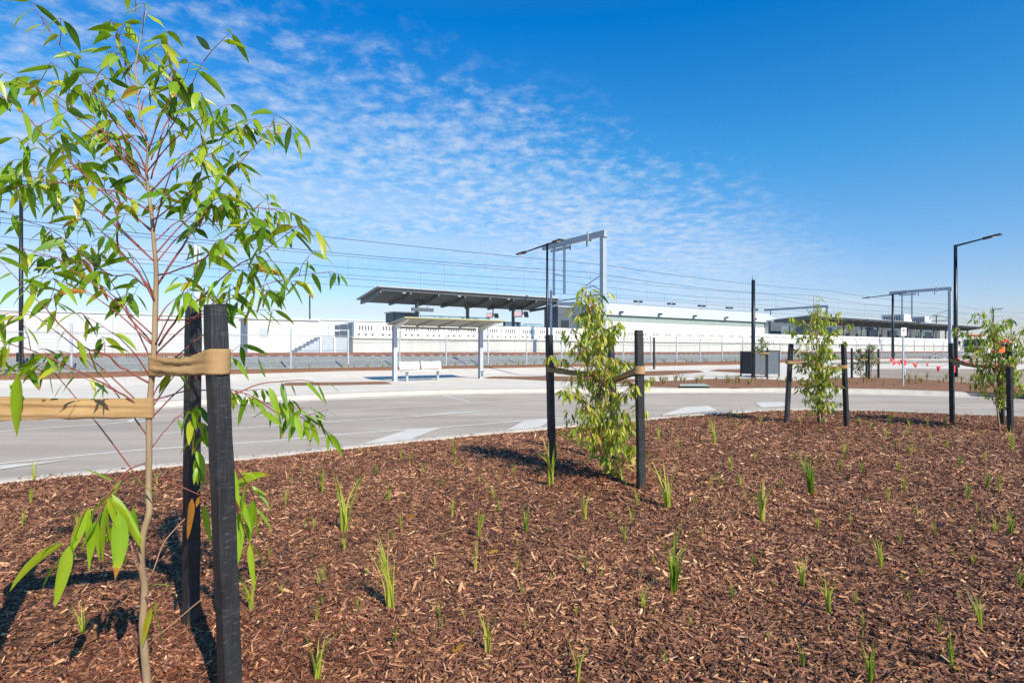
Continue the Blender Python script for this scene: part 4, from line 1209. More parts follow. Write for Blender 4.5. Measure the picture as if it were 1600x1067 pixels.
DOWN = Vector((0, 0, -1))
def leaf(mb, rnd, base, d, L, Wd, droop, tint, rsd=0.9):
    d = d.normalized()
    side0 = d.cross(Vector((rnd.uniform(-0.6,0.6), rnd.uniform(-0.6,0.6), 1.0)))
    if side0.length < 0.05: side0 = Vector((1,0,0))
    side0.normalize()
    roll = rnd.gauss(0, rsd)
    side0 = Matrix.Rotation(roll, 3, d) @ side0
    rows = 7; p = Vector(base); seg = L / rows; sick = rnd.uniform(-0.35, 0.35); fold = rnd.uniform(0.10, 0.35)
    wav = rnd.uniform(-0.15, 0.15)
    vs = []
    for i in range(rows + 1):
        t = i / rows
        if i == 0: ww = 0.03
        else: ww = math.sin(math.pi * min(1, (t * 0.96 + 0.02)) ** 0.72) ** 0.95
        if i == rows: ww = 0.02
        side = (side0 - d * side0.dot(d)).normalized()
        nrm = d.cross(side)
        hw = Wd * 0.5 * ww
        lift = nrm * hw * fold
        vs += [p - side * hw + lift + nrm * wav * hw * math.sin(t * 9), p, p + side * hw + lift - nrm * wav * hw * math.sin(t * 8 + 1)]
        d = (d + DOWN * droop / rows + side * sick / rows).normalized()
        p = p + d * seg
    fs = []
    for i in range(rows):
        a = i*3
        fs += [(a, a+1, a+4, a+3), (a+1, a+2, a+5, a+4)]
    o_ = len(mb.t); mb.add(vs, fs, 0, tint)
    brown = rnd.random() < 0.04
    for i in range(rows + 1):
        for k in range(3):
            v_ = tint + (0.09 if k == 1 else 0.0) + rnd.uniform(-0.03, 0.03)
            if brown and i > rows - 2: v_ = 0.97
            mb.t[o_ + i*3 + k] = max(0.0, min(0.99, v_))
def leaf_tint(rnd, mean=0.42):
    t = min(0.80, rnd.gauss(mean, 0.24))
    if rnd.random() < 0.02: t = rnd.uniform(0.86, 0.97)
    return max(0.0, min(0.99, t))
def twig_with_leaves(lv, tw, rnd, p0, d0, L, nleaf, LL, rr=0.0016, mean=0.42, hang=0.7, droop=1.0, lw=0.24):
    p = Vector(p0); d = Vector(d0).normalized(); n = max(3, nleaf)
    path = [p.copy()]
    for i in range(n):
        d = (d + Vector((rnd.gauss(0,0.12), rnd.gauss(0,0.12), rnd.gauss(-0.05,0.10)))).normalized()
        p = p + d * (L / n); path.append(p.copy())
    tw.tube(path, [rr * (1 - 0.6 * i / n) for i in range(n + 1)], 5, caps=False)
    az = rnd.uniform(0, 6.28)
    for i in range(1, n + 1):
        k = 2 if i == n else 1
        for _ in range(k):
            az += 2.4 + rnd.gauss(0, 0.4)
            ld = Vector((math.cos(az), math.sin(az), 0)) * 0.65 + d * 0.45 + DOWN * hang * rnd.uniform(0.2, 1.3)
            l = LL * rnd.uniform(0.6, 1.25)
            ld.normalize()
            tw.tube([path[i], path[i] + ld * 0.010], rr * 0.6, 4, caps=False)
            leaf(lv, rnd, path[i] + ld * 0.009, ld, l, l * lw * rnd.uniform(0.75, 1.35), droop * rnd.uniform(0.3, 1.4), leaf_tint(rnd, mean))

# ---------------- the nearest tree: trunk and limbs follow the real ones
YT = 2.2
def near_pts(pts, dy):                           # pixels of the limb -> points; depth runs from the trunk to YT + dy
    n = len(pts) - 1; out = []
    for i, (x, y) in enumerate(pts):
        out.append(at(x, y, YT + dy * (i / n)))
    return out
tb = Vector((px(230, YT), YT, mz(px(230, YT), YT)))
nt_ = thing('gum_sapling', 'tall young gum tree nearest the camera with large glossy leaves, held between black stakes', 'tree', tb)
trunk_px = [(230,1090),(230,1067),(226,1020),(223,975),(226,920),(221,879),(223,838),(233,800),(232,769),(233,700),(233,644),(237,593),(241,542),(243,475),(244,424),(240,374),(237,337),(229,270),(231,229),(221,189),(216,152),(212,111),(214,88),(221,54),(229,17)]
tp = catmull([at(x, y, YT) - tb for x, y in trunk_px], 4)
nT = len(tp)
def trunk_r(i): 
    y = HZ - ((tp[i] + tb).z - H) / YT * F
    return float(np.interp(y, [17, 111, 230, 340, 475, 700, 900, 1090], [0.0012, 0.0028, 0.0044, 0.0065, 0.0096, 0.0108, 0.0125, 0.0150]))
mb = MB(); mb.tube(tp, [trunk_r(i) for i in range(nT)], 12)
mb.build('trunk', 'bark', nt_, smooth=True)
LIMBS = [
 ([(243,475),(216,424),(186,391),(179,324),(148,290),(111,253),(64,206),(34,175),(0,140),(-25,120)], -0.30, 0.0060, 1),
 ([(231,280),(219,243),(189,206),(169,175),(148,148),(130,121),(111,94),(91,67),(78,50)], -0.20, 0.0045, 1),
 ([(236,250),(256,199),(274,160),(270,130),(268,101),(262,80)], 0.25, 0.0040, 1),
 ([(236,280),(252,225),(277,182),(292,150),(305,120),(318,96)], -0.15, 0.0040, 1),
 ([(248,540),(280,492),(314,465),(358,424),(391,404),(415,391),(440,372)], -0.25, 0.0055, 1),
 ([(246,445),(280,394),(297,367),(317,340),(341,297),(371,260),(402,223),(422,199)], 0.25, 0.0060, 1),
 ([(242,540),(202,495),(189,475),(165,451),(135,431),(111,407),(94,387)], 0.35, 0.0050, 1),
 ([(236,600),(189,573),(169,556),(132,542),(91,505),(74,485),(34,445),(0,407)], -0.30, 0.0055, 1),
 ([(235,650),(202,623),(169,603),(135,586),(94,566),(51,549),(0,532),(-30,520)], -0.28, 0.0055, 1),
 ([(244,500),(300,497),(358,468),(405,448),(439,438),(479,429),(505,426)], 0.15, 0.0040, 1),
 ([(240,380),(280,345),(320,327),(364,326),(405,325),(436,327)], 0.35, 0.0035, 1),
 ([(238,345),(285,310),(310,283),(317,236),(314,202),(318,180)], -0.30, 0.0035, 1),
 ([(240,625),(290,612),(364,610),(405,625),(432,637),(462,650),(479,649)], 0.25, 0.0040, 1),
 ([(238,360),(200,330),(165,300),(150,270),(120,265),(70,268),(20,270)], 0.30, 0.0045, 1),
 ([(242,460),(205,430),(175,430),(130,400),(80,360),(40,345),(5,330)], 0.10, 0.0045, 1),
 ([(232,300),(200,260),(180,235),(150,190),(145,140),(160,110)], 0.30, 0.0040, 1),
 ([(215,150),(200,120),(193,90),(185,60),(178,40)], 0.10, 0.0028, 1),
 ([(236,330),(180,300),(140,296),(90,285),(40,290),(-10,300)], -0.15, 0.0045, 1),
 ([(246,430),(310,410),(345,380),(380,350),(400,345),(430,350)], -0.30, 0.0045, 1),
 ([(234,300),(275,262),(330,240),(370,215),(395,205)], 0.10, 0.0035, 1),
 ([(236,700),(262,668),(278,650),(292,660),(300,690)], 0.10, 0.0028, 0),
]
rnd = random.Random(21)
lv = MB()
for li, (pts, dy, r0, full) in enumerate(LIMBS):
    P = [p - tb for p in catmull(near_pts(pts, dy), 4)]
    n = len(P); br = MB()
    for i in range(1, n - 1): P[i] = P[i] + Vector((rnd.gauss(0,0.0012), rnd.gauss(0,0.002), rnd.gauss(0,0.0012)))
    br.tube(P, [r0 * 0.75 * (1 - 0.75 * i / (n - 1)) for i in range(n)], 7)
    L = sum((b - a).length for a, b in zip(P, P[1:]))
    step = 0.043 if full else 0.06
    nodes_ = max(2, int(L * 0.80 / step))
    Q = resample(P, nodes_ + 3)
    side = 1
    for j in range(1, len(Q)):
        if j < (len(Q)) * 0.22: continue
        dd = (Q[min(j+1, len(Q)-1)] - Q[j-1]).normalized()
        side = -side
        az = rnd.uniform(0, 6.28)
        lat = Vector((math.cos(az), math.sin(az), rnd.uniform(-0.2, 0.6)))
        if rnd.random() < 0.60 or j == len(Q) - 1:
            td = dd * (1.0 if j == len(Q) - 1 else 0.6) + lat * (0.2 if j == len(Q) - 1 else 0.75)
            twig_with_leaves(lv, br, rnd, Q[j], td, rnd.uniform(0.06, 0.17), rnd.choice((3,3,4,5)), 0.100, mean=0.47, hang=0.6, droop=1.2, lw=0.225)
        else:
            ld = (dd * 0.4 + lat * 0.6 + DOWN * 0.7)
            l = 0.112 * rnd.uniform(0.5, 1.3)
            leaf(lv, rnd, Q[j], ld, l, l * 0.21, rnd.uniform(0.3, 1.4), leaf_tint(rnd, 0.47))
    br.build('branch', 'twig_red', nt_, smooth=True)
# crown top
for k, (x, y, dx, dz) in enumerate([(212,120,-0.5,0.9),(213,100,0.6,0.8),(216,80,-0.6,0.5),(222,55,0.4,0.9),(216,150,0.8,0.6),(218,170,-0.8,0.4),(225,35,-0.3,1.0),(230,230,0.9,0.4),(229,260,-0.9,0.5),(238,330,0.7,0.5)]):
    br = MB(); twig_with_leaves(lv, br, rnd, at(x, y, YT) - tb, Vector((dx, rnd.uniform(-0.7,0.7), dz)), 0.12, 3, 0.085, mean=0.5); br.build('branch', 'twig_red', nt_, smooth=True)
# low shoots with leaves placed one by one, as in the photo
def shoot(pts, dy, leaves, mname='twig_red', r0=0.0032, y0=YT, mean=0.62):
    n = len(pts) - 1
    P = [at(x, y, y0 + dy * i / n) - tb for i, (x, y) in enumerate(pts)]
    P = catmull(P, 4); br = MB(); m = len(P)
    br.tube(P, [r0 * (1 - 0.6 * i / (m - 1)) for i in range(m)], 6)
    br.build('branch', mname, nt_, smooth=True)
    for (x0_, y0_, x1_, y1_, wf, tint) in leaves:
        k = min(range(m), key=lambda i: ((P[i] + tb).x / (P[i] + tb).y * F + 800 - x0_) ** 2 + ((HZ - ((P[i] + tb).z - H) / (P[i] + tb).y * F) - y0_) ** 2)
        Y = (P[k] + tb).y
        a = at(x0_, y0_, Y) - tb; b = at(x1_, y1_, Y + rnd.uniform(-0.03, 0.03)) - tb
        d = b - a; L = d.length
        st0 = (d.normalized() + Vector((0, 0, 0.25))).normalized()
        leaf(lv, rnd, a, st0, L * 1.02, L * wf * rnd.uniform(0.65, 0.95), rnd.uniform(0.3, 1.1), tint + rnd.uniform(-0.22, 0.06) * (tint < 0.9), 0.7)
shoot([(232,722),(206,731),(189,745),(165,776),(138,790),(110,841),(100,848)], -0.25,
 [(180,752,124,732,0.22,0.72),(180,760,215,748,0.20,0.6),(205,742,245,780,0.24,0.74),(168,778,188,845,0.24,0.72),(172,780,212,860,0.26,0.8),(175,772,210,850,0.22,0.75),(166,790,160,880,0.28,0.7),
  (185,800,196,900,0.26,0.7),(190,820,178,890,0.20,0.6),(140,792,112,870,0.25,0.66),(142,795,120,862,0.22,0.7),(150,790,132,845,0.26,0.74),(138,800,146,890,0.15,0.6),(122,838,100,860,0.15,0.6),
  (100,848,0,910,0.17,0.72),(108,852,90,948,0.28,0.74),(112,855,40,930,0.10,0.64),(110,850,122,875,0.3,0.7),(96,846,60,858,0.16,0.66)])
shoot([(234,750),(256,748),(272,755),(310,772),(325,776),(345,790)], 0.18,
 [(268,755,250,778,0.42,0.97),(300,778,294,842,0.30,0.985),(312,775,306,792,0.5,0.97),(318,788,322,850,0.22,0.66),(308,770,326,748,0.2,0.6),(330,780,340,830,0.2,0.6)])
shoot([(228,800),(210,790),(195,800),(180,830)], -0.1,
 [(215,790,190,830,0.26,0.7),(208,792,215,850,0.24,0.62),(195,800,165,850,0.24,0.74),(190,805,190,870,0.26,0.66),(182,825,168,880,0.22,0.7),(184,828,196,880,0.24,0.58)])
shoot([(200,740),(185,760),(160,790),(150,815)], -0.2,
 [(190,750,170,790,0.25,0.66),(182,762,150,800,0.22,0.72),(165,785,172,850,0.26,0.7),(160,790,140,850,0.24,0.64),(152,812,132,870,0.24,0.74),(152,812,160,876,0.22,0.6),(150,815,120,858,0.2,0.7)])
shoot([(345,700),(375,740),(392,765),(400,790)], 0.2,
 [(360,725,372,790,0.24,0.66),(375,740,405,735,0.22,0.74),(385,755,378,815,0.25,0.7),(392,765,420,768,0.2,0.6),(398,785,404,840,0.24,0.72),(400,790,424,830,0.2,0.66),(396,780,385,850,0.22,0.56)], y0=2.3)
shoot([(345,700),(360,735),(366,765),(372,803),(385,838),(394,850)], 0.22,
 [(368,765,412,716,0.24,0.76),(385,756,420,800,0.22,0.72),(372,772,398,830,0.27,0.78),(372,800,380,895,0.2,0.7),(390,848,398,922,0.18,0.72),(394,848,418,890,0.2,0.66),(392,758,432,790,0.12,0.6),(366,790,380,870,0.2,0.55)], y0=2.35)
shoot([(364,617),(405,600),(440,596),(475,594),(498,600)], 0.2,
 [(415,590,405,560,0.3,0.4),(420,605,440,655,0.3,0.62),(440,598,445,640,0.25,0.35),(478,596,506,628,0.26,0.66),(497,600,512,632,0.28,0.3),(506,596,538,612,0.16,0.6),(455,600,462,618,0.2,0.3)])
shoot([(405,625),(425,640),(440,648)], 0.05,
 [(408,640,440,668,0.3,0.66),(435,645,440,688,0.27,0.74),(462,650,474,688,0.30,0.72),(415,640,395,655,0.25,0.6),(425,645,420,668,0.22,0.5),(482,650,508,664,0.12,0.3)])
shoot([(0,580),(12,578),(30,580)], -0.2, [(28,585,31,680,0.26,0.62),(14,600,34,630,0.25,0.45),(25,582,5,560,0.3,0.5),(30,578,62,560,0.25,0.5)])
shoot([(225,930),(232,938),(240,950),(246,962)], -0.1,
 [(236,948,220,1010,0.20,0.80),(244,940,238,970,0.22,0.7),(246,960,250,1000,0.10,0.72),(235,915,270,905,0.18,0.76)])
br = MB()
for pts, dy in (([(230,905),(240,890),(254,851),(270,830),(289,810)],0.15),([(238,1000),(262,980),(286,960),(310,940),(333,925)],0.2),([(224,900),(212,880),(205,850)],-0.05)):
    P = [at(x, y, YT + dy*i/(len(pts)-1)) - tb for i,(x,y) in enumerate(pts)]
    br.tube(catmull(P,3), 0.0022, 5)
br.build('branch', 'dry_twig', nt_, smooth=True)
# thicken the left and middle of the crown
for (x, y, dy) in [(60,230,-0.2),(95,300,0.1),(40,390,-0.1),(120,340,0.2),(80,430,-0.1),(150,500,-0.2),(105,545,0.1),(60,570,0.2),(150,420,0.3),(300,440,0.1),(330,400,-0.2),(360,470,0.2),(400,480,0.1),(340,330,0.2),(290,230,-0.2),(250,300,0.1),(320,540,0.3),(360,560,0.1),(410,430,0.0),(20,250,0.1),(10,480,-0.1),(280,560,0.1),(360,300,0.1),(200,380,-0.2),(130,200,0.1),(180,140,-0.1),(50,130,-0.2),(25,125,-0.25),(75,125,-0.1),(100,110,-0.1),(245,130,0.1),(330,170,0.0),(365,190,0.0),(290,120,-0.1)]:
    p = at(x, y, YT + dy) - tb
    k = min(range(nT), key=lambda i: (tp[i] - p).length)
    d = (p - tp[k])
    d.z += 0.15; d.normalize()
    br = MB(); q0 = p - d * 0.10; 
    hd = math.hypot(q0.x - tp[k].x, q0.y - tp[k].y); zt_ = max(0.55, q0.z - 0.75 * hd - 0.05)
    kk = min(range(nT), key=lambda i: abs(tp[i].z - zt_))
    br.tube(catmull([tp[kk], tp[kk].lerp(q0, 0.5) + Vector((0, 0, 0.015)), q0], 4), [0.0032, 0.003, 0.0028, 0.0026, 0.0024, 0.0022, 0.002, 0.0018, 0.0016], 5)
    twig_with_leaves(lv, br, rnd, q0, d, 0.16, 5, 0.102, mean=0.48, hang=0.6, droop=1.2, lw=0.21)
    br.build('branch', 'twig_red', nt_, smooth=True)
lv.build('foliage', 'leaf_near', nt_, smooth=True)

# stakes and ties of the nearest tree
sA_top = at(336, 476, 2.07); sA_base = Vector((px(362, 2.07), 2.07, 0.0))
stake('black timber stake nearest the camera, right of the nearest tree trunk', sA_base, sA_top, R(54), 0.063)
sB_base = mb_base(298, 976); sB_top = at(302, 481, sB_base.y)
stake('black timber stake just behind the nearest one, seen between it and the nearest trunk', sB_base, sB_top, R(60), 0.060)
sC = Vector((-1.98, 2.0, 0.0)); stake('black timber stake left of the nearest tree holding the hessian band that leaves the photo', sC, sC + Vector((0.02,0.02,1.5)), R(20), 0.072)
tr1 = at(238, 572, YT); tr2 = at(234, 637, YT)
tie('short hessian band from the nearest trunk to the nearest black stake', Vector((tr1.x, tr1.y, tr1.z)), Vector((px(339,2.07)+0.0, 2.07, at(340,565,2.07).z)), 0.078, 0.088, 0.013, 0.044, 0.012, 0.3, 1)
tie('long hessian band from the nearest trunk out past the left edge', Vector((sC.x, sC.y, at(0,636,2.1).z)), Vector((tr2.x, tr2.y, tr2.z)), 0.100, 0.076, 0.050, 0.014, 0.0, 0.4, 2)

# ---------------- bushy young trees further off
def sapling(name, label, base, height, crown_r, z_low, nstem, seed, leafmat, LL, n_extra, lean=(0,0), mean=0.5, cat='tree', lw=0.22, up=1.0, vase=False):
    rnd = random.Random(seed); base = Vector(base)
    t = thing(name, label, cat, base)
    lv = MB()
    top = Vector((lean[0], lean[1], height))
    pts = [Vector((0,0,-0.02))]
    for i in range(1, 7):
        f = i / 6; pts.append(top * f + Vector((rnd.gauss(0, 0.02), rnd.gauss(0, 0.02), 0)) * (1 if i < 6 else 0.3))
    P = catmull(pts, 4); n = len(P)
    mb = MB(); mb.tube(P, [0.014 * (1 - 0.85 * i / (n - 1)) + 0.002 for i in range(n)], 8)
    mb.build('trunk', 'bark', t, smooth=True)
    for k in range(nstem):
        f = z_low / height + (0.88 - z_low / height) * (k + 0.5) / nstem
        f = max(0.04, f - 0.12)
        st_ = P[int(f * (n - 1))]
        az = k * 2.4 + rnd.uniform(-0.4, 0.4)
        # target on the crown envelope
        zt = min(height * 0.98, f * height + rnd.uniform(0.25, 0.55) * up)
        env = crown_r * (0.55 + 0.45 * math.sin(math.pi * min(1, (zt / height)) ** 0.8)) * rnd.uniform(0.7, 1.1)
        if zt > height * 0.85: env *= 0.65
        if vase: env = crown_r * (0.55 + 0.40 * min(1, zt / height / 0.75)) * rnd.uniform(0.6, 1.1) * (0.75 if zt > height * 0.9 else 1)
        tgt = Vector((math.cos(az) * env, math.sin(az) * env, zt)) + Vector((lean[0], lean[1], 0)) * (zt / height)
        mid = st_.lerp(tgt, 0.5) + Vector((rnd.gauss(0,0.03), rnd.gauss(0,0.03), 0.06 * up))
        B = catmull([st_, mid, tgt], 6)
        br = MB(); m = len(B)
        br.tube(B, [0.0055 * (1 - 0.75 * i / (m - 1)) + 0.0008 for i in range(m)], 6)
        for j in range(2, m):
            for _ in range(1 if (j % 2 or rnd.random() < 0.35) else 2):
                az2 = rnd.uniform(0, 6.28)
                dd = Vector((math.cos(az2), math.sin(az2), rnd.uniform(-0.1, 0.7)))
                twig_with_leaves(lv, br, rnd, B[j], dd, rnd.uniform(0.05, 0.16), rnd.choice((2, 3, 4)), LL, mean=mean, hang=1.1, droop=1.2, lw=lw, rr=0.0015)
        br.build('branch', 'twig_red', t, smooth=True)
    br = MB()
    for k in range(n_extra):
        f = rnd.uniform(max(0.05, z_low / height), 0.97)
        p = P[int(f * (n - 1))]
        az = rnd.uniform(0, 6.28)
        r = crown_r * rnd.uniform(0.1, 0.85) * (0.6 if f > 0.85 else 1)
        q = p + Vector((math.cos(az) * r, math.sin(az) * r, rnd.uniform(0, 0.15)))
        d = (q - p) ; d.z += 0.1; 
        br.tube([p, p.lerp(q, 0.5) + Vector((0,0,0.02)), q], 0.0016, 4, caps=False)
        twig_with_leaves(lv, br, rnd, q, d, rnd.uniform(0.05, 0.13), 3, LL, mean=mean, hang=1.1, droop=1.2, lw=lw, rr=0.0013)
    br.build('branch', 'twig_red', t, smooth=True)
    lv.build('foliage', leafmat, t, smooth=True)
    return t
b2 = mb_base(952, 745)
sapling('gum_sapling', 'bushy yellow green young gum tree in the middle, tied between three black stakes', b2, 1.98, 0.45, 0.22, 30, 4, 'leaf_far', 0.104, 24, lean=(-0.24, 0.05), mean=0.66, up=0.9)
b3 = mb_base(1281, 664)
sapling('gum_sapling', 'upright grey green young gum tree between three stakes, right of the dark screen', b3, 2.38, 0.52, 0.35, 25, 14, 'leaf_far', 0.108, 16, lean=(-0.10, 0.0), mean=0.55, vase=True)
b4 = mb_base(1562, 669)
sapling('gum_sapling', 'leaning young gum tree near the right edge of the photo, tied between stakes', b4, 2.05, 0.58, 0.55, 22, 33, 'leaf_far', 0.104, 16, lean=(-0.14, 0.0), mean=0.46, vase=True)
b5 = gp(1190, 592)
sapling('gum_sapling', 'small thin young tree in front of the dark screen and bare pole', b5, 2.15, 0.42, 1.2, 9, 41, 'leaf_grey', 0.10, 6, mean=0.35)
b6 = gp(1345, 592); 
sapling('gum_sapling', 'small dark green young tree between thin stakes left of the sign post', b6, 1.55, 0.42, 0.25, 13, 52, 'leaf_grey', 0.10, 12, mean=0.12)
b7 = gp(1361, 593)
sapling('gum_sapling', 'small sparse young tree between thin stakes, nearer the sign post', b7, 1.75, 0.36, 0.7, 9, 57, 'leaf_grey', 0.10, 6, mean=0.22)

# middle tree stakes
def vstake(label, x, ybase, xt, yt, yaw, w=0.070):
    b = mb_base(x, ybase); t = at(xt, yt, b.y); return stake(label, b, t, yaw, w), b
_, s1 = vstake('black stake left of the middle young tree', 863, 731, 858, 523, R(40))
_, s2 = vstake('black stake right of the middle young tree, the tallest looking one', 1002, 764, 998, 516, R(12))
_, s3 = vstake('black stake behind the middle young tree, partly hidden by its leaves', 962, 722, 953, 520, R(30))
def upright(b, z): return Vector((b.x, b.y, z))
tie('hessian band from the left stake to the trunk of the middle tree', upright(Vector((px(861,s1.y),s1.y,0)), at(862,577,s1.y).z), Vector((px(944,b2.y), b2.y+0.02, at(944,584,b2.y).z)), 0.06, 0.07, 0.050, 0.018, 0.02, 0.3, 3)
tie('hessian band from the right stake down to the trunk of the middle tree', Vector((px(942,b2.y), b2.y, at(942,601,b2.y).z)), Vector((px(999,s2.y), s2.y, at(1000,578,s2.y).z)), 0.05, 0.075, 0.018, 0.052, 0.0, 0.3, 4)
# second pair of posts seen behind the middle tree in the pavement strip
def gstake(label, x, ybase, yt, w=0.06):
    b = gp(x, ybase); t = at(x, yt, b.y); return stake(label, b, t, R(30), w), b
_, q1 = gstake('dark post in front of the fence, just right of the middle tree', 1022, 577, 527, 0.11)
_, q2 = gstake('dark post in front of the fence, seen through the leaves of the middle tree', 918, 580, 526, 0.10)
# tree 3
_, t1 = vstake('black stake left of the upright grey green tree', 1229, 661, 1236, 537, R(10))
_, t2 = vstake('black stake right of the upright grey green tree', 1323, 667, 1318, 537, R(25))
_, t3 = vstake('black stake behind the trunk of the upright grey green tree', 1281, 661, 1283, 538, R(30))
tie('hessian band left of the upright grey green tree', Vector((px(1232,t1.y),t1.y,at(1232,566,t1.y).z)), Vector((px(1281,b3.y),b3.y,at(1281,570,b3.y).z)), 0.06, 0.06, 0.052, 0.018, 0.0, 0.2, 5)
tie('hessian band right of the upright grey green tree', Vector((px(1281,b3.y),b3.y,at(1281,576,b3.y).z)), Vector((px(1320,t2.y),t2.y,at(1320,573,t2.y).z)), 0.06, 0.06, 0.018, 0.052, 0.0, 0.2, 6)
# tree 4
_, u1 = vstake('black stake left of the leaning tree near the right edge', 1488, 661, 1486, 536, R(35))
_, u2 = vstake('black stake right of the leaning tree near the right edge', 1579, 674, 1576, 536, R(20))
_, u3 = vstake('dark grey stake behind the leaning tree near the right edge', 1566, 663, 1563, 560, R(30))
tie('sagging hessian band left of the leaning tree', Vector((px(1488,u1.y),u1.y,at(1488,562,u1.y).z)), Vector((px(1552,b4.y),b4.y,at(1552,572,b4.y).z)), 0.06, 0.06, 0.052, 0.018, 0.05, 0.2, 7)
tie('hessian band right of the leaning tree', Vector((px(1552,b4.y),b4.y,at(1552,576,b4.y).z)), Vector((px(1578,u2.y),u2.y,at(1578,570,u2.y).z)), 0.06, 0.06, 0.018, 0.052, 0.0, 0.2, 8)
# far stakes
_, v1 = gstake('thin dark stake in front of the dark screen', 1199, 592, 543, 0.06)
tie('pale band tying the small thin tree by the dark screen', Vector((px(1181,v1.y),v1.y,at(1181,551,v1.y).z)), Vector((px(1200,v1.y),v1.y,at(1200,552,v1.y).z)), 0.06, 0.08, 0.03, 0.045, 0.0, 0.2, 9)
for lab, x, yb, yt in (('thin black stake left of the small dark green tree', 1331, 593, 544), ('thin black stake right beside the small sparse tree trunk', 1358, 594, 545), ('thin black stake just left of the small sparse tree', 1354, 592, 546), ('thin black stake right of the small sparse tree, nearest the sign post', 1372.5, 592, 545)):
    gstake(lab, x, yb, yt, 0.075)
v2 = gp(1358, 594); v3 = gp(1372.5, 592)
tie('thin pale band between the two small trees and their stakes', Vector((px(1345,v2.y),v2.y,at(1345,562,v2.y).z)), Vector((px(1372,v3.y),v3.y,at(1372,560,v3.y).z)), 0.05, 0.05, 0.045, 0.045, 0.02, 0.2, 10)

# ---------------- grass tufts
def tuft_mesh(seed, n, spread, lean, t0, t1, w=0.0045):
    rnd = random.Random(seed); mb = MB()
    for i in range(n):
        az = rnd.uniform(0, 6.28); h = rnd.uniform(0.45, 1.0) if i else 1.0
        out = spread * rnd.uniform(0.2, 1.0) * h
        b = Vector((rnd.gauss(0, 0.02), rnd.gauss(0, 0.02), -0.05))
        tip = Vector((math.cos(az) * out + lean, math.sin(az) * out, h))
        mid = b.lerp(tip, 0.5); mid.x -= (tip.x - b.x) * 0.22; mid.y -= (tip.y - b.y) * 0.22
        if rnd.random() < 0.25: tip.z *= 0.8; tip.x *= 1.5; tip.y *= 1.5
        P = catmull([b, mid, tip], 5); m = len(P)
        sd = Vector((-math.sin(az + rnd.uniform(-0.8,0.8)), math.cos(az), 0)).normalized()
        tn = rnd.uniform(t0, t1); vs = []
        for j, p in enumerate(P):
            ww = w * (1 - (j / (m - 1)) ** 2.2) + 0.0004
            nn_ = Vector((math.cos(az), math.sin(az), 0)) * ww * 0.5
            vs += [p - sd * ww, p + nn_, p + sd * ww]
        fs = []
        for j in range(m - 1):
            a = j*3; fs += [(a,a+1,a+4,a+3),(a+1,a+2,a+5,a+4)]
        mb.add(vs, fs, 0, tn)
    return mb
protos = {}
def tuft(x, y, h_px, kind='mid', label=None):
    b = mb_base(x, y)
    h = max(0.05, 1.2 * h_px / F * b.y)
    sp = {'big': (20, 0.26), 'mid': (11, 0.42), 'thin': (7, 0.34), 'dark': (18, 0.36), 'bright': (16, 0.34), 'dry': (8, 0.6), 'pale': (9, 0.46)}[kind]
    tt = {'big': (0.55, 0.9), 'mid': (0.5, 0.95), 'thin': (0.4, 0.8), 'dark': (0.1, 0.6), 'bright': (0.55, 0.95), 'dry': (0.8, 1.0), 'pale': (0.6, 0.95)}[kind]
    var = int(x * 7 + y) % 4
    key = (kind, var)
    if key not in protos:
        mb = tuft_mesh(hash_key(kind, var), sp[0], sp[1], (var - 1.5) * 0.08, *tt, w={'big':0.014,'bright':0.018,'dark':0.015}.get(kind, 0.018))
        o = mb.build('grass_tuft', 'blade', smooth=True); protos[key] = o
    else:
        o = protos[key].copy(); C.objects.link(o)
    o.location = b; o.scale = (h, h, h); o.rotation_euler = (0, 0, (x * 0.7) % 6.28)
    for kk in ('label', 'category', 'group'):
        if kk in o: del o[kk]
    tag(o, label or 'small wispy grass seedling among many alike dotted over the mulch bed', 'grass tuft', 'grass seedlings dotted over the mulch bed')
    return o
def hash_key(kind, var): return sum(ord(c) for c in kind) * 10 + var
BIG = [
 (610,950,100,'big','tallest bright grass tuft left of centre in the near mulch'),
 (540,830,85,'pale','forked pale grass tuft up and left of the tallest one'),
 (1052,924,95,'dark','tall dark green grass tuft right of centre in the near mulch'),
 (1190,814,58,'bright','bright yellow green tuft in the middle right of the mulch'),
 (1268,774,66,'dark','tall narrow dark green tuft below the upright grey green tree'),
 (1532,984,52,'bright','fan shaped bright tuft near the lower right corner'),
 (862,758,66,'bright','bright tuft growing at the foot of the left stake of the middle tree'),
 (392,955,60,'bright','bright tuft just right of the nearest black stake'),
 (1044,794,72,'pale','pale slender tuft just right of the middle tree stakes'),
 (748,840,44,'bright','upright green tuft in the middle of the mulch'),
 (1376,890,44,'bright','leaning bright tuft right of centre of the mulch'),
 (764,1020,75,'pale','thin pale tuft at the bottom centre'),
 (1296,958,58,'mid','leaning green tuft with a dark stalk in the lower right'),
 (1254,914,50,'mid','short split tuft left of the leaning green one'),
 (503,768,36,'bright','short upright green tuft near the road on the left'),
 (494,1064,85,'pale','curling pale sprout with a pink dry leaf at the bottom edge'),
 (902,1066,62,'pale','two thin blades at the bottom edge below the centre'),
 (1360,1066,56,'dark','dark thin tuft at the bottom edge on the right'),
]
for x, y, h, k, lab in BIG: tuft(x, y, h, k, lab)
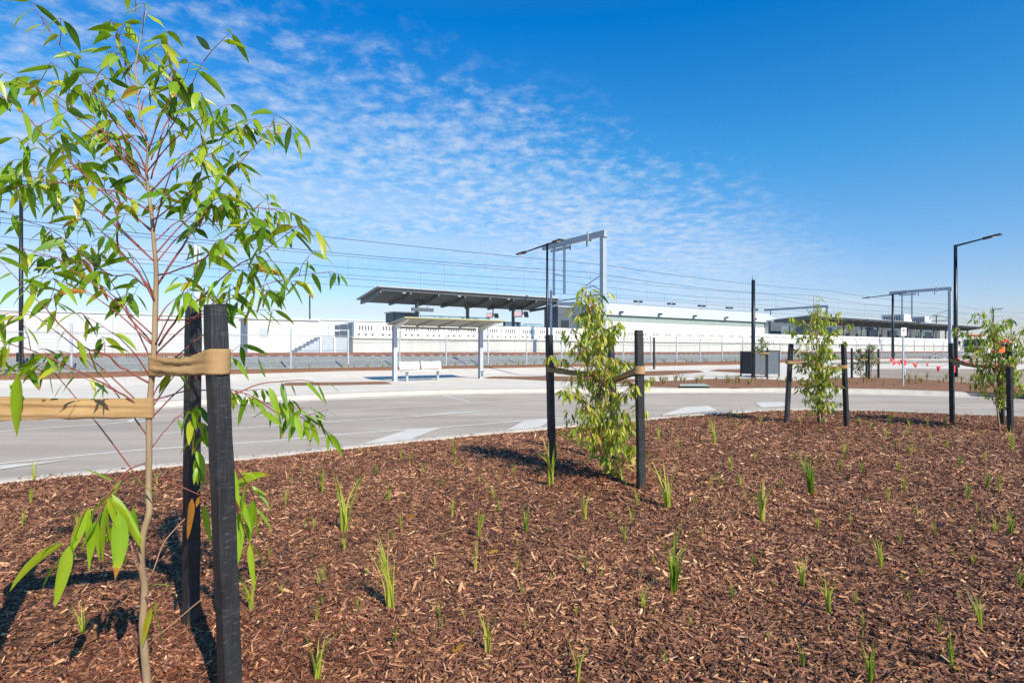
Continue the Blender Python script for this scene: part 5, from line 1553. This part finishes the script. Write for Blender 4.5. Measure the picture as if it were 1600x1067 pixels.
SM = [(710,710,25,'bright'),(626,716,18,'mid'),(566,710,22,'dry'),(490,828,24,'mid'),(608,782,25,'mid'),(626,828,30,'thin'),(706,806,24,'bright'),(744,888,42,'pale'),(804,746,22,'bright'),
 (912,812,52,'pale'),(822,832,36,'dark'),(772,780,40,'dry'),(780,800,24,'dark'),(808,888,24,'mid'),(618,1008,35,'thin'),(494,972,35,'thin'),(498,916,32,'dry'),(506,908,24,'mid'),(976,850,38,'thin'),
 (988,816,30,'pale'),(900,964,20,'mid'),(816,928,22,'dark'),(680,888,18,'bright'),(916,892,26,'dark'),(538,858,28,'mid'),(1116,694,32,'bright'),(1110,668,18,'bright'),(1190,664,16,'bright'),
 (1108,760,28,'dry'),(1156,760,26,'mid'),(1142,736,22,'bright'),(1278,828,26,'mid'),(1388,784,28,'pale'),(1414,772,28,'bright'),(1432,808,20,'bright'),(1460,834,24,'thin'),(1580,834,36,'dark'),
 (1512,780,26,'dark'),(1542,764,28,'dark'),(1424,712,26,'pale'),(1384,684,20,'mid'),(1318,708,24,'pale'),(1348,740,20,'dark'),(1312,736,24,'dark'),(1582,704,34,'mid'),(1006,952,40,'pale'),
 (994,788,26,'pale'),(1080,980,22,'mid'),(1144,938,26,'dark'),(1488,1040,50,'dark'),(1404,736,22,'mid'),(1592,920,36,'dark'),(1468,988,28,'thin'),(1256,1044,36,'dark'),(1178,884,20,'dark'),
 (1406,848,18,'mid'),(1556,832,28,'mid'),(130,992,48,'pale'),(35,822,28,'mid'),(52,748,36,'pale'),(48,785,22,'bright'),(120,820,30,'dry'),(245,758,24,'mid'),(445,790,30,'mid'),(455,760,20,'thin'),
 (640,720,14,'mid'),(690,760,16,'dark'),(720,735,16,'mid'),(660,740,18,'mid'),(588,745,20,'dark'),(574,900,18,'mid'),(860,910,18,'mid'),(940,900,22,'thin'),(1040,1040,24,'thin'),(1200,1000,18,'mid'),
 (1220,760,18,'mid'),(1240,720,16,'dark'),(1180,720,16,'mid'),(1060,700,18,'mid'),(1030,690,22,'bright'),(1480,700,18,'mid'),(1500,730,20,'dark'),(1455,690,16,'mid'),(1400,700,16,'dark'),(1540,720,18,'mid'),
 (1360,672,18,'mid'),(1420,668,16,'mid'),(1450,668,16,'bright'),(1390,664,20,'dark'),(1475,664,20,'mid'),(1344,664,14,'bright'),(1250,662,14,'mid'),(1150,672,16,'bright'),(1140,655,18,'dark'),(1160,652,16,'thin'),
 (1520,880,18,'mid'),(1330,820,18,'mid'),(1350,980,22,'thin'),(1420,940,20,'thin'),(1560,770,20,'mid'),(1095,840,18,'dark'),(1020,880,20,'mid'),(420,870,20,'thin'),(440,930,20,'mid'),(560,960,18,'thin'),(690,980,22,'thin'),(820,985,18,'mid')]
for x, y, h, k in SM: tuft(x, y, h, k)
rg = random.Random(77)
n = 0
while n < 60:
    x = rg.uniform(380, 1600); y = rg.uniform(672, 1010)
    b = mb_base(x, y)
    th = math.atan2(b.y - CB.y, b.x - CB.x)
    if math.hypot(b.x - CB.x, b.y - CB.y) > np.interp(th, kth_s, krr_s) - 0.3: continue
    if y > 800 and rg.random() < 0.5: continue
    tuft(x, y, rg.uniform(10, 18) * (y / 760.0), rg.choice(('thin','mid','dark','dry'))); n += 1
# dry tufts along the railway fence and on the far beds
fp = []
for v_ in range(5):
    o = tuft_mesh(500 + v_, 22, 0.65, 0, 0.0, 1.0, w=0.026).build('dry_tussock', 'dry_blade', smooth=True); fp.append(o)
rg = random.Random(5); cnt = 0
spots = []
for i in range(150):
    s = -6 + 72 * (i / 150) ** 1.1 + rg.uniform(-0.2, 0.2); t = rg.uniform(29.0, 30.5)
    spots.append(RP(s, t))
for i in range(110):
    x = rg.uniform(1000, 1590); yy = rg.uniform(597, 604) if x < 1240 else rg.uniform(594, 606)
    spots.append(gp(x, yy))
for i, p in enumerate(spots):
    if i < 5: o = fp[i]
    else: o = fp[i % 5].copy(); C.objects.link(o)
    h = rg.uniform(0.16, 0.42)
    o.location = (p.x, p.y, hp(p.x, p.y) + 0.06); o.scale = (h, h, h); o.rotation_euler = (0, 0, rg.uniform(0, 6))
    tag(o, 'straw coloured dry tussock in the narrow mulch beds beyond the road', 'tussock', 'dry tussocks beyond the road')
# fallen twigs and dry leaves on the mulch
rg = random.Random(9)
for i in range(26):
    x = rg.uniform(60, 1580); y = rg.uniform(760, 1050)
    b = mb_base(x, y)
    mb = MB(); az = rg.uniform(0, 6.28)
    if i % 2:
        L = rg.uniform(0.05, 0.13); d = Vector((math.cos(az), math.sin(az), 0.05))
        mb.tube([Vector((0,0,0.008)), d*L*0.5 + Vector((0,0,0.012)), d*L + Vector((0.01,0,0.012))], [0.003,0.0026,0.0016], 5)
        tag(mb.build('fallen_twig', 'dry_twig', loc=b, smooth=True), 'thin dry twig lying on the mulch bed', 'twig', 'fallen twigs on the mulch')
    else:
        leaf(mb, rg, Vector((0,0,0.016)), Vector((math.cos(az), math.sin(az), 0.15)), rg.uniform(0.05,0.10), 0.02, 0.2, rg.uniform(0.9,0.98))
        tag(mb.build('fallen_leaf', 'leaf_near', loc=b, smooth=True), 'dry fallen orange leaf lying on the mulch bed', 'leaf', 'fallen leaves on the mulch')
